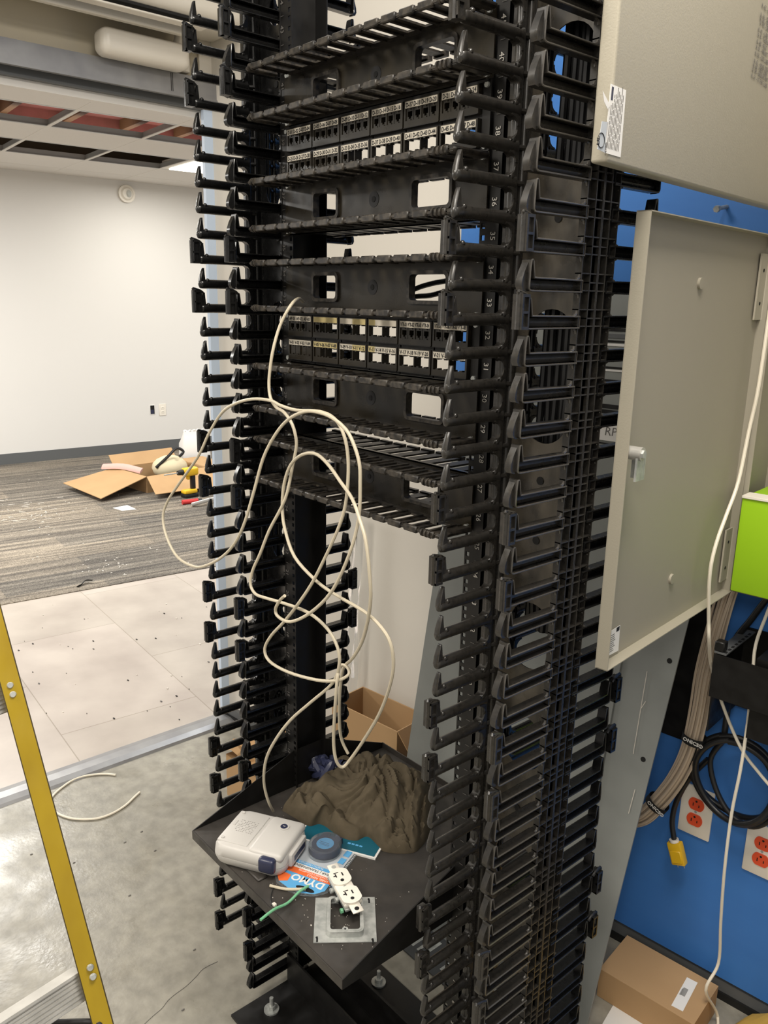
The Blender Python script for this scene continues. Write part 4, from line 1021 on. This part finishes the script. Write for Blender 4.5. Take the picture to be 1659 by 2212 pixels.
# crumpled kraft paper left
mb = MB(); rg = random.Random(6); n = 14; vs = []
q0, q1, q2, q3 = onz(497, 1735, 0), ony(492, 1655, .28), ony(556, 1600, .33), onz(558, 1735, 0)
q0 = V((-1.01, .27, 0)); q1 = V((-1.0, .28, .16)); q2 = V((-.86, .36, .2)); q3 = V((-.86, .36, 0))
mb.box((-1.0, .27, .0), (-.80, .42, .145), card)
for i in range(n+1):
    for k in range(9):
        u, v_ = k/8, i/n; base = V((-1.03+.26*u, .25+.2*v_, .15+.045*math.sin(u*3.1)))
        vs.append(base+V((rg.uniform(-.006, .006), rg.uniform(-.008, .008), rg.uniform(-.014, .016))))
mb.add(vs, [(i*9+k, i*9+k+1, (i+1)*9+k+1, (i+1)*9+k) for i in range(n) for k in range(8)], kraft, None, False)
single('kraft_paper_box', mb, 'open brown box topped with crumpled kraft paper behind the left cable manager', 'box')
# dark sheet with slots low behind the rack
mb = MB(); mb.box((-.30, .265, .002), (.16, .40, .005), black_steel_sheet)
for k in range(14): mb.box((-.16+.02*k, .29, .005), (-.152+.02*k, .35, .0053), galv)
single('slotted_steel_sheet', mb, 'dark steel sheet with vent slots lying on the floor behind the rack', 'steel sheet')

# ------------------------------------------------------------------ beige cable bundle with straps
bpts = [(1600, 1225, .10), (1578, 1262, .085), (1562, 1310, .075), (1542, 1385, .07), (1524, 1460, .065), (1511, 1540, .06), (1492, 1620, .055), (1462, 1682, .05), (1420, 1735, .045), (1385, 1765, .04), (1340, 1772, .035)]
base = [W(onw(a, b, c)[0], c, onw(a, b, c)[1]) for a, b, c in bpts]
base = catmull(base, 3)
bt = thing('cable_bundle', W(.1, .04, .45), 'thick bundle of beige network cables strapped together on the blue board', 'cables')
rg = random.Random(8); N = 22
for k in range(N):
    a = k*2.4; r = .0205*math.sqrt((k+.5)/N); pts = []
    for i, p in enumerate(base):
        tgt = (base[min(i+1, len(base)-1)]-base[max(i-1, 0)]).normalized(); u = tgt.cross(BN).normalized(); v_ = tgt.cross(u)
        spread = 1.0+.35*math.sin(i*.22+k)*.3
        aa = a+i*.03; pts.append(p+(u*math.cos(aa)+v_*math.sin(aa)*.7)*r*spread)
    mb = MB(); mb.tube(pts, .0028, cable_beige, 6, 2); obj('cable', mb, bt)
def strap(px, py, tan, txt):
    s_, z_ = onw(px, py, .055); p = W(s_, .055, z_)
    i = min(range(len(base)), key=lambda j: (base[j]-p).length); i = max(1, min(len(base)-2, i)); p = base[i]; tg = (base[i+1]-base[i-1]).normalized()
    mb = MB(); u = tg.cross(BN).normalized(); v_ = tg.cross(u); n = 24
    vs = []
    for h_ in (-.0095, .0095):
        for k in range(n): a = 2*math.pi*k/n; vs.append(p+tg*h_+(u*math.cos(a)+v_*math.sin(a)*.8)*.0255)
    mb.add(vs, [(k, (k+1) % n, n+(k+1) % n, n+k) for k in range(n)], velcro, None, True)
    tx = -u if (-u).dot(RT) > 0 else u
    Mx = frame(p-v_.normalized()*0+BN*.0212-tx*.016-(-tg if tg.z < 0 else tg)*.003, tx, (-tg if tg.z < 0 else tg)); mb.text(txt, Mx, .0115, paper, ext=.0003, bold=.0003)
    o = single('cable_strap', mb, '', 'strap', 'black hook-and-loop straps on the beige cables'); return o
o = strap(1497, 1592, 0, 'ONICS®'); o['label'] = 'upper black hook-and-loop strap with white lettering on the beige cable bundle'
o = strap(1418, 1742, 0, 'ONICS®'); o['label'] = 'lower black hook-and-loop strap with white lettering, beside the steel panel'

# black wall bracket
bk = thing('wall_mount_bracket', W(.3, .1, .72), 'black steel wall-mount rack bracket with square slots below the grey enclosure', 'bracket')
mb = MB(); wb((.205, .0, .722), (.62, .004, .90), steel_black, mb); wb((.205, .16, .80), (.6, .162, .89), steel_black, mb)
wb((.205, 0, .72), (.208, .15, .892), steel_black, mb); wb((.28, .0, .735), (.7, .15, .90), steel_black, mb); obj('side_plate', mb, bk)
mb = MB(); wb((.205, .0, .892), (.228, .162, .895), base_grey, mb)
for k in range(8): wb((.2215, .148-k*.018, .8951), (.2265, .158-k*.018, .8956), dark_hole, mb)
obj('top_flange', mb, bk)
mb = MB(); wb((.0, .0, .60), (.145, .006, .97), steel_black, mb)
single('black_mounting_plate', mb, 'black plate on the blue board between the steel panel and beige cables', 'plate')
# cable clamp block
mb = MB(); mb.rbox((.203, -.16, .895), (.222, -.14, .915), steel_black, .002, 1, MW)
single('cable_clamp', mb, 'small black clamp holding cables at the bracket corner', 'clamp')

# wall outlets
def wall_plate(cs, label, first=True, w_=.072, h_=.122):
    s_, z_ = cs; t = thing('wall_outlet', W(s_, 0.0, z_-h_/2), label, 'outlet', 'orange power outlets on the blue board')
    mb = MB(); mb.rbox((s_-w_/2, -.006, z_-h_/2), (s_+w_/2, .0, z_+h_/2), outlet_white, .003, 2, MW); mb.cyl(W(s_, .006, z_), W(s_, .0066, z_), .003, galv, 8); obj('cover_plate', mb, t)
    for dz in (-.0195, .0195):
        mb = MB(); c = z_+dz
        pl = [(s_+.0175*math.cos(a), c+max(-.0145, min(.0145, .0175*math.sin(a)))) for a in [2*math.pi*i/28 for i in range(28)]]
        mb.prism(pl, -.0085, -.004, outlet_orange, 'y', MW, True)
        for dx, hh in ((-.0065, .004), (.0065, .003)): mb.box((s_+dx-.001, -.0088, c-.005), (s_+dx+.001, -.0084, c-.005+hh*2), dark_hole, MW)
        mb.cyl(W(s_, .0084, c+.008), W(s_, .0088, c+.008), .0025, dark_hole, 10)
        obj('receptacle', mb, t, label='orange receptacle')
wall_plate((.157, .441), 'white wall plate with two orange receptacles behind the beige cables')
wall_plate((.304, .415), 'white wall plate with two orange receptacles at the right edge of the blue board')

# black cord coil with yellow connector
cl = thing('extension_cord', W(.22, .05, .35), 'heavy black cord coiled on the blue board, ending in a yellow connector', 'cord')
mb = MB()
def wp(px, py, off): s_, z_ = onw(px, py, off); return W(s_, off, z_)
cpts = [wp(1659, 1290, .04), wp(1625, 1335, .04), wp(1580, 1400, .03), wp(1575, 1500, .03), wp(1563, 1600, .04)]
mb.tube(cpts, .0065, cord_black, 10, 5)
cx_, cz_ = .238, .577
def coil(rs, rz, ph0, turns, offs, cs=(0, 0)):
    n = int(28*turns); return [W(cx_+cs[0]+rs*math.cos(ph0+2*math.pi*turns*i/n), offs+.008*math.sin(i*.5), cz_+cs[1]+rz*math.sin(ph0+2*math.pi*turns*i/n)) for i in range(n+1)]
mb.tube(coil(.086, .098, 2.0, 1.0, .045), .0065, cord_black, 10, 3)
mb.tube(coil(.080, .090, 1.8, 1.0, .058, (.004, .004)), .0065, cord_black, 10, 3)
mb.tube(coil(.092, .084, 2.2, .95, .033, (-.003, -.004)), .0065, cord_black, 10, 3)
mb.tube([wp(1562, 1600, .05), wp(1535, 1640, .045), wp(1545, 1700, .05), wp(1575, 1755, .055), wp(1620, 1785, .05), wp(1659, 1775, .05), wp(1690, 1745, .05)], .0058, cord_black, 10, 5)
mb.tube([wp(1530, 1640, .03), wp(1490, 1680, .03), wp(1462, 1730, .03), wp(1452, 1775, .035), wp(1458, 1822, .04)], .006, cord_black, 10, 5)
for k in range(3): pass
obj('cord', mb, cl)
a = wp(1457, 1818, .04); b_ = wp(1470, 1872, .04); ax_ = (b_-a).normalized(); MY = frame(a, ax_, BN.cross(ax_)); L_ = (b_-a).length
mb = MB(); mb.rbox((0, -.016, -.009), (L_*.9, .016, .009), yellow_p, .003, 2, MY); mb.rbox((L_*.3, -.013, .008), (L_*.8, .013, .0115), yellow_p, .002, 1, MY); mb.cyl((0, 0, 0), (-.006, 0, 0), .0105, outlet_white, 14, M=MY)
obj('connector', mb, cl, label='yellow connector')
mb = MB(); mb.cyl((L_*.9, -.006, 0), (L_*.9+.008, -.006, 0), .0012, galv, 6, M=MY); mb.cyl((L_*.9, .009, 0), (L_*.9+.008, .009, 0), .0012, galv, 6, M=MY); obj('prongs', mb, cl)

# two white cables hanging in front of the cabinet
cp = []
for px, py, o_ in ((1690, 560, .2), (1668, 640, .2), (1650, 760, .2), (1636, 850, .2), (1618, 930, .2), (1595, 1040, .2), (1570, 1110, .2), (1550, 1165, .2), (1537, 1215, .19), (1532, 1260, .18), (1531, 1300, .18), (1531, 1345, .17), (1532, 1390, .16), (1537, 1440, .14), (1560, 1520, .12), (1600, 1615, .11), (1640, 1670, .1), (1670, 1705, .1)):
    f_ = dpx(px, py, SD+.022)[0]; cp.append(wp(px, py, max(o_, f_+.012) if py < 1400 and .1 < f_ < .4 else o_))
mb = MB(); mb.tube(cp, .0032, cable_white, 8, 5)
single('white_cable', mb, 'white cable drooping across the open grey door and crossing the blue board', 'cable', 'white cables in front of the blue board')
mb = MB(); mb.tube([wp(1675, 1280, .08), wp(1655, 1330, .08), wp(1632, 1395, .1), wp(1625, 1470, .12), wp(1615, 1560, .13), wp(1600, 1660, .14), wp(1580, 1760, .14), wp(1565, 1880, .14), wp(1557, 1990, .12), wp(1552, 2080, .1), V((.43, .60, .12)), onz(1548, 2212, .0)+V((0, 0, .02)), onz(1543, 2290, 0)+V((0, 0, .004))], .0032, cable_white, 8, 6)
single('white_cable', mb, 'white cable hanging straight down past the wall outlets to the cardboard box', 'cable', 'white cables in front of the blue board')

# cardboard box, paper, yellow cloth on the floor
bl = thing('cardboard_box', V((.31, .6, 0)), 'flat closed cardboard box with barcode label on the floor below the blue board', 'box')
A_ = onz(1295, 2092, .075); B_ = onz(1355, 2020, .075); C_ = onz(1552, 2130, .075); D_ = A_+(C_-B_)
mb = MB(); top = [A_, D_, C_, B_]; bot = [p-V((0, 0, .074)) for p in top]
mb.add(top+bot, [(0, 1, 2, 3), (7, 6, 5, 4), (0, 4, 5, 1), (1, 5, 6, 2), (2, 6, 7, 3), (3, 7, 4, 0)], card); 
obj('carton', mb, bl)
q = [onz(*p, .0752) for p in ((1484, 2111), (1507, 2123), (1475, 2185), (1450, 2172))]
mb = MB(); mb.quad(q[3], q[2], q[1], q[0], paper, -.0003)
lx = (q[0]-q[3]); Mx = frame(q[3].lerp(q[2], .35).lerp(q[0].lerp(q[1], .35), .42)+V((0, 0, .0006)), (q[0]-q[3]), (q[3]-q[2]))
for k in range(9): mb.box((0+k*.0028, -.006, 0), (.0014+k*.0028, .004, .0001), print_black, Mx)
Mx2 = frame(q[3].lerp(q[2], .25).lerp(q[0].lerp(q[1], .25), .40)+V((0, 0, .0006)), (q[0]-q[3]), (q[3]-q[2])); mb.text('CH5550PJ', Mx2, .005, print_black, ext=.0001)
obj('shipping_label', mb, bl, label='white label with barcode')
mb = MB(); p0, p1 = V((.262, .535, .001)), V((.36, .545, .001)); mb.quad(V((.29, .40, .001)), V((.43, .43, .001)), V((.40, .535, .001)), V((.262, .528, .001)), paper, .0003)
single('paper_sheet', mb, 'white sheet of paper on the concrete in front of the flat box', 'paper')
mb = MB(); rg = random.Random(12); n = 16; vs = []
for i in range(n+1):
    for k in range(n+1):
        u, v_ = i/n, k/n; x = .47+.22*u; y = .30+.40*v_; h_ = .16*min(1, u*3)*(1-.5*abs(v_-.5))+.02*noise.noise(V((u*5, v_*5, 0)))
        vs.append((x+.02*noise.noise(V((u*4, v_*4, 3))), y, max(.001, h_*(1-.2*v_))))
mb.add(vs, [(i*(n+1)+k, (i+1)*(n+1)+k, (i+1)*(n+1)+k+1, i*(n+1)+k+1) for i in range(n) for k in range(n)], yellow_cloth, None, True)
single('yellow_cloth', mb, 'creased mustard yellow fabric on the floor at the bottom right corner', 'cloth')

# ================================================================== LEFT ROOM DETAILS
def lc(px, py): return (0+px*.33755, py*.33755)
ac = thing('air_conditioner', (-1.35, .0, 2.27), 'white wall-mounted air conditioner above the opening, louvre open', 'air conditioner')
mb = MB(); mb.rbox((-1.45, -.55, 2.29), (-1.23, .56, 2.6), light_day, .03, 4); obj('casing', mb, ac)
mb = MB(); mb.box((-1.33, -.5, 2.284), (-1.25, .42, 2.2905), dark_hole); obj('air_slot', mb, ac)
mb = MB(); mb.rbox((-1.28, -.5, 2.268), (-1.245, .42, 2.274), light_day, .002, 1); mb.rbox((-1.345, -.5, 2.262), (-1.325, .42, 2.292), light_day, .002, 1); obj('louvre', mb, ac)
mb = MB(); mb.rbox((-1.42, .10, 2.288), (-1.38, .24, 2.2895), print_grey, .0005, 1); mb.box((-1.42, .27, 2.288), (-1.4, .31, 2.2895), print_grey); obj('rating_plate', mb, ac)
hf = thing('wall_fixture', (-1.40, .33, 2.14), 'white rounded bar-shaped fixture on the cream wall below the air conditioner', 'fixture')
mb = MB(); mb.rbox((-1.42, .155, 2.178), (-1.345, .425, 2.25), light_day, .024, 5); obj('housing', mb, hf)
mb = MB(); mb.cyl((-1.40, .40, 2.23), (-1.40, .42, 2.295), .013, light_day, 12); mb.rbox((-1.45, .39, 2.19), (-1.42, .46, 2.25), light_day, .004, 1); obj('mount', mb, hf)
mb = MB(); mb.rbox((-1.45, .50, 2.19), (-1.437, .60, 2.30), light_day, .004, 2)
for k in range(3): mb.cyl((-1.437, .53+k*.012, 2.27), (-1.4365, .53+k*.012, 2.27), .003, dark_hole, 8)
single('wall_control', mb, 'small white control plate on the cream wall right of the bar fixture', 'control')
def far(px, py, off=0):
    X = hit(px, py, FA+FN*off, FN); return (X-FA).dot(FD), X.z
h_t, h_z = far(272, 419); hs = thing('strobe_alarm', fw(h_t, .02, h_z-.06), 'round white alarm strobe high on the office wall', 'alarm')
mb = MB(); mb.cyl(fw(h_t, 0, h_z), fw(h_t, .03, h_z), .078, light_day, 28); mb.cyl(fw(h_t, .03, h_z), fw(h_t, .045, h_z), .06, light_day, 28, r1=.045); obj('base', mb, hs)
mb = MB(); mb.sphere(fw(h_t+.012, .045, h_z), .024, clear, None, (1, 1, 1.4)); obj('lens', mb, hs)
t_, z_ = far(351, 885); ws = thing('wall_outlet', fw(t_, 0, z_-.06), 'white outlet plate low on the office wall beside the open cut-out', 'outlet')
mb = MB(); mb.rbox((t_-.037, -.006, z_-.06), (t_+.037, 0, z_+.06), outlet_white, .003, 1, MF); obj('cover_plate', mb, ws)
for d in (-.02, .02): mb = MB(); mb.rbox((t_-.015, -.009, z_+d-.014), (t_+.015, -.005, z_+d+.014), outlet_white, .002, 1, MF); mb.box((t_-.007, -.0095, z_+d-.004), (t_-.005, -.009, z_+d+.006), dark_hole, MF); mb.box((t_+.005, -.0095, z_+d-.004), (t_+.007, -.009, z_+d+.006), dark_hole, MF); obj('receptacle', mb, ws)
t_, z_ = far(329, 885); mb = MB(); mb.rbox((t_-.027, -.004, z_-.05), (t_+.027, .0, z_+.05), paper, .002, 1, MF); mb.box((t_-.021, -.005, z_-.043), (t_+.021, -.003, z_+.043), steel_black, MF); mb.box((t_-.018, -.006, z_-.04), (t_+.014, -.004, z_+.0), navy, MF)
single('electrical_box', mb, 'open electrical box cut into the office wall, blue inside, left of outlet plate', 'electrical box')

# open carton on the carpet
def of(px, py, z=0): return onz(px, py, z)
k0, k1, k2, k3 = V((-4.98, 1.89, .004)), V((-5.05, 2.46, .004)), V((-5.5, 2.42, .004)), V((-5.46, 1.83, .004))
ca = thing('cardboard_carton', (-5.25, 2.15, .004), 'open flattened cardboard carton lying on the office carpet', 'carton')
H_ = .13; up = V((0, 0, H_))
mb = MB()
for a, b in ((k0, k1), (k1, k2), (k2, k3), (k3, k0)): mb.quad(a, b, b+up, a+up, card, .006)
mb.quad(k0, k1, k2, k3, card_in, .0); obj('carton', mb, ca)
fl = [of(300, 1036, H_), of(210, 1052, .03), of(267, 1062, .01), of(318, 1035, H_)]
def flap(a, b, c, d): mb = MB(); mb.quad(a, b, c, d, card, .005); obj('flap', mb, ca)
d1 = V((.18, -.36, -.09)); d2 = V((.34, .22, -.08))
flap(k3+up, k0+up, k0+up+V((.10, -.42, -.10)), k3+up+V((-.02, -.42, -.08)))
flap(k0+up, k1+up, k1+up+V((.30, .0, -.10)), k0+up+V((.25, -.05, -.09)))
flap(k1+up, k2+up, k2+up+V((0, .25, .0)), k1+up+V((0, .3, -.05)))
flap(k2+up, k3+up, k3+up+V((-.1, 0, .09)), k2+up+V((-.1, 0, .09)))
mb = MB(); c = (k1+k2)/2; mb.sphere((-5.3, 2.25, .12), .17, kraft if False else mat('cream_canvas', (214, 202, 170), .85), None, (.8, .9, .6)); mb.tube([V((-5.25, 2.1, .14)), V((-5.22, 2.2, .23)), V((-5.22, 2.28, .29)), V((-5.2, 2.33, .26)), V((-5.2, 2.29, .22))], .012, cord_black, 8, 5)
single('tool_bag', mb, 'cream canvas bag with black strap inside the open carton', 'bag')
mb = MB(); pw = [V((-5.40, 1.84, .14)), V((-5.2, 1.85, .15))]; mb.tube([V((-5.5, 1.75, .15)), V((-5.35, 1.85, .165)), V((-5.2, 1.95, .14))], .03, mat('pink_foam_sheet', (214, 168, 158), .8), 8, 4, flat=.4)
single('pink_packing_foam', mb, 'pinkish packing foam hanging over the left edge of the carton', 'packing')
wbp = thing('white_bag', (-5.62, 2.66, .004), 'white plastic bag standing upright behind the carton', 'bag')
mb = MB(); secs = []
MWB = frame((-5.62, 2.66, .004), (.1, 1, 0), (-1, .1, 0))
loft(mb, [(rounded(.24, .14, .03), 0), (rounded(.27, .15, .04), .1), (rounded(.26, .13, .03), .24), (rounded(.22, .06, .02), .30), (rounded(.20, .03, .01), .345)], paper, MWB); obj('sack', mb, wbp)
mb = MB(); mb.tube([MWB @ V((-.1+.02*k, .01*math.sin(k*2), .345+.012*(k % 2))) for k in range(11)], .008, paper, 6, 3); obj('gathered_top', mb, wbp)
# drill
dx = onz(410, 1073, .004); dd = thing('cordless_drill', dx, 'yellow and black cordless drill standing on its battery beside the carton', 'drill')
MD = frame(dx, (.1, -1, 0), (1, .1, 0))       # x to the left in the picture
mb = MB(); mb.rbox((-.06, -.04, 0), (.06, .04, .03), rubber, .008, 2, MD); mb.rbox((-.055, -.036, .03), (.06, .036, .062), yellow_p, .012, 2, MD); obj('battery', mb, dd)
mb = MB(); mb.rbox((-.052, -.018, .055), (-.012, .018, .175), rubber, .012, 2, MD); obj('grip', mb, dd)
mb = MB(); mb.rbox((-.075, -.032, .168), (.055, .032, .235), yellow_p, .018, 3, MD); mb.rbox((.0, -.015, .14), (.02, .015, .172), yellow_p, .004, 1, MD); obj('motor_housing', mb, dd)
mb = MB(); mb.cyl((.055, 0, .203), (.10, 0, .203), .024, rubber, 16, r1=.018, M=MD); mb.cyl((.10, 0, .203), (.22, 0, .203), .005, galv, 8, M=MD); obj('chuck', mb, dd)
sd = onz(412, 1084, .02); dv = thing('screwdriver', sd, 'red and black handled screwdriver lying in front of the drill', 'screwdriver')
mb = MB(); mb.cyl(sd+V((-.02, -.06, 0)), sd+V((0, .06, 0)), .019, red_p, 12); mb.cyl(sd+V((0, .06, 0)), sd+V((.005, .09, 0)), .014, rubber, 12); obj('handle', mb, dv)
mb = MB(); mb.cyl(sd+V((.005, .09, 0)), sd+V((.02, .2, 0)), .004, galv, 8); obj('shaft', mb, dv)
mb = MB(); q = onz(440, 1086, .02); mb.tube([q+V((0, -.1, 0)), q+V((.03, 0, .02)), q+V((-.02, .1, .01)), q+V((0, .2, 0))], .022, paper, 8, 4, flat=.5); single('white_rag', mb, 'crumpled white wrapper on the carpet right of the screwdriver', 'wrapper')
mb = MB(); q = [onz(*p, .006) for p in ((244, 1097), (264, 1103), (295, 1100), (275, 1091))]; q = q[::-1]; mb.quad(*q, office_paint, .003 if (q[1]-q[0]).cross(q[3]-q[0]).z > 0 else -.003)
single('floor_box_cover', mb, 'pale square floor box cover set in the carpet left of the drill', 'floor box')
mb = MB(); rg = random.Random(21)
for k in range(150):
    px, py = (rg.gauss(55, 45), rg.gauss(1110, 14)) if k < 70 else ((rg.uniform(0, 440), rg.uniform(1030, 1240)) if k < 120 else (rg.uniform(160, 300), rg.uniform(1205, 1245)))
    if px < -30 or px > 445: continue
    p = onz(px, py, .0045); a = rg.uniform(0, 3.1); l_ = rg.choice([.004, .007, .022 if k < 60 else .005]); d = V((math.cos(a), math.sin(a), 0))*l_; n_ = V((-math.sin(a), math.cos(a), 0))*.0022
    mb.quad(p-d-n_, p+d-n_, p+d+n_, p-d+n_, dust, -.003)
single('drywall_crumbs', mb, 'white drywall crumbs and slivers scattered over the office carpet', 'debris', kind='stuff')
mb = MB()
for k in range(46):
    px, py = rg.uniform(20, 460), rg.uniform(1300, 1560); p = onz(px, py, .001); r = rg.choice([.002, .003, .005])
    mb.box((p.x-r, p.y-r*.5, .0), (p.x+r, p.y+r*.5, .003), rg.choice([dust, steel_black, print_grey]))
for px, py in ((270, 1820), (160, 1864), (68, 1846), (335, 1838), (306, 1797), (420, 2052), (395, 2182), (280, 1935)):
    p = onz(px, py, .0); mb.sphere((p.x, p.y, .001), .003, print_grey, None, (.8, 1.5, .5), 6, 4)
single('floor_grit', mb, 'small dark and pale grit scattered over the bare floor', 'debris', kind='stuff')
mb = MB(); p = onz(176, 1262, .01); mb.tube([p+V((.02, -.03, 0)), p, p+V((-.02, .03, .01)), p+V((.0, .06, .01))], .008, rubber, 6, 4, flat=.4)
single('torn_strip', mb, 'scrap of torn dark strip on the edge of the carpet', 'scrap')
mb = MB(); mb.tube([onz(a, b, .004) for a, b in ((250, 1674), (225, 1672), (190, 1675), (160, 1684), (135, 1700), (115, 1718), (109, 1733), (113, 1747), (130, 1760), (155, 1768), (185, 1770), (215, 1767), (245, 1756), (272, 1739), (290, 1722), (302, 1711))], .0035, cable_white, 8, 5)
single('cable_offcut', mb, 'curved white cable offcut lying on the concrete beside the yellow ladder', 'cable')
mb = MB(); cr = [onz(a, b, .0004) for a, b in ((470, 2077), (440, 2092), (425, 2108), (408, 2125), (396, 2135), (378, 2148), (362, 2162), (350, 2178), (330, 2195), (312, 2212))]
mb.tube(cr, .0007, print_grey, 4, 3)
single('floor_crack', mb, 'hairline crack running across the concrete floor', 'crack')

# ------------------------------------------------------------------ step ladder
DL = .857
def ld(px, py, d=DL): return CO+ray(px, py)*d
ra_, rb_ = ld(-14, 1335), ld(193, 2100); rd = (rb_-ra_).normalized()
lad = thing('step_ladder', ld(240, 2300), 'yellow fibreglass stepladder with aluminium steps standing at the left', 'ladder')
top_ = ra_-rd*.6; bot_ = ra_+rd*((ra_.z-.02)/-rd.z)
vr = ray(110, 1800).normalized(); fn = -(vr-rd*vr.dot(rd)).normalized(); wd = rd.cross(fn).normalized(); wd = wd if wd.dot(RT) > 0 else -wd
LL = (bot_-top_).length
Ml = Matrix((rd, wd, fn)).transposed().to_4x4(); Ml.translation = top_
mb = MB(); mb.box((0, -.0095, -.003), (LL, .0085, .0), yellow_fg, Ml); mb.box((0, -.0085, -.072), (LL, -.0055, -.003), yellow_fg, Ml); mb.box((0, -.0085, -.072), (LL, .0075, -.069), yellow_fg, Ml)
mb.box((0, .0085, -.0028), (LL, .0097, -.0002), edge_dark, Ml); mb.box((0, -.0105, -.0028), (LL, -.0095, -.0002), edge_dark, Ml)  # darker strips down both edges of the near rail's face
rl = obj('rail', mb, lad)
M2_ = Matrix.Translation(V((.156, -.988, 0))*.41) @ Ml
mb = MB(); mb.box((0, -.0085, -.072), (LL, .0095, -.069), yellow_fg, M2_); mb.box((0, .0065, -.072), (LL, .0095, -.003), yellow_fg, M2_); mb.box((0, -.0085, -.003), (LL, .0095, 0), yellow_fg, M2_); obj('rail', mb, lad)
for i, (px, py) in enumerate(((25, 1490), (198, 2100))):
    for k in (-1, 1):
        p = ld(px+k*3.0, py+k*10); mb = MB(); mb.cyl(p, p+fn*.0024, .0037, galv, 16, r1=.0026); obj('rivet', mb, rl)
    c = ld(px-15, py+18 if i else py+4); d_ = V((.156, -.988, 0)).normalized()
    f2 = (fn-d_*fn.dot(d_)).normalized(); u2 = f2.cross(d_).normalized(); u2 = u2 if u2.z > 0 else -u2
    Ms = Matrix((d_, u2, f2)).transposed().to_4x4(); Ms.translation = c-fn*.006
    mb = MB(); mb.box((0, -.022, -.012), (.42, .008, -.0015), alum, Ms); mb.box((0, .006, -.02), (.42, .009, .001), alum, Ms)
    for r_ in range(6): mb.box((0, -.021+r_*.0045, -.0015), (.42, -.0188+r_*.0045, .0), alum, Ms)
    obj('step', mb, lad)
mb = MB(); mb.tube([ld(68, 2216), ld(85, 2207), ld(120, 2208), ld(200, 2207), ld(218, 2214)], .003, rubber, 8, 4); obj('spreader_pad', mb, lad)
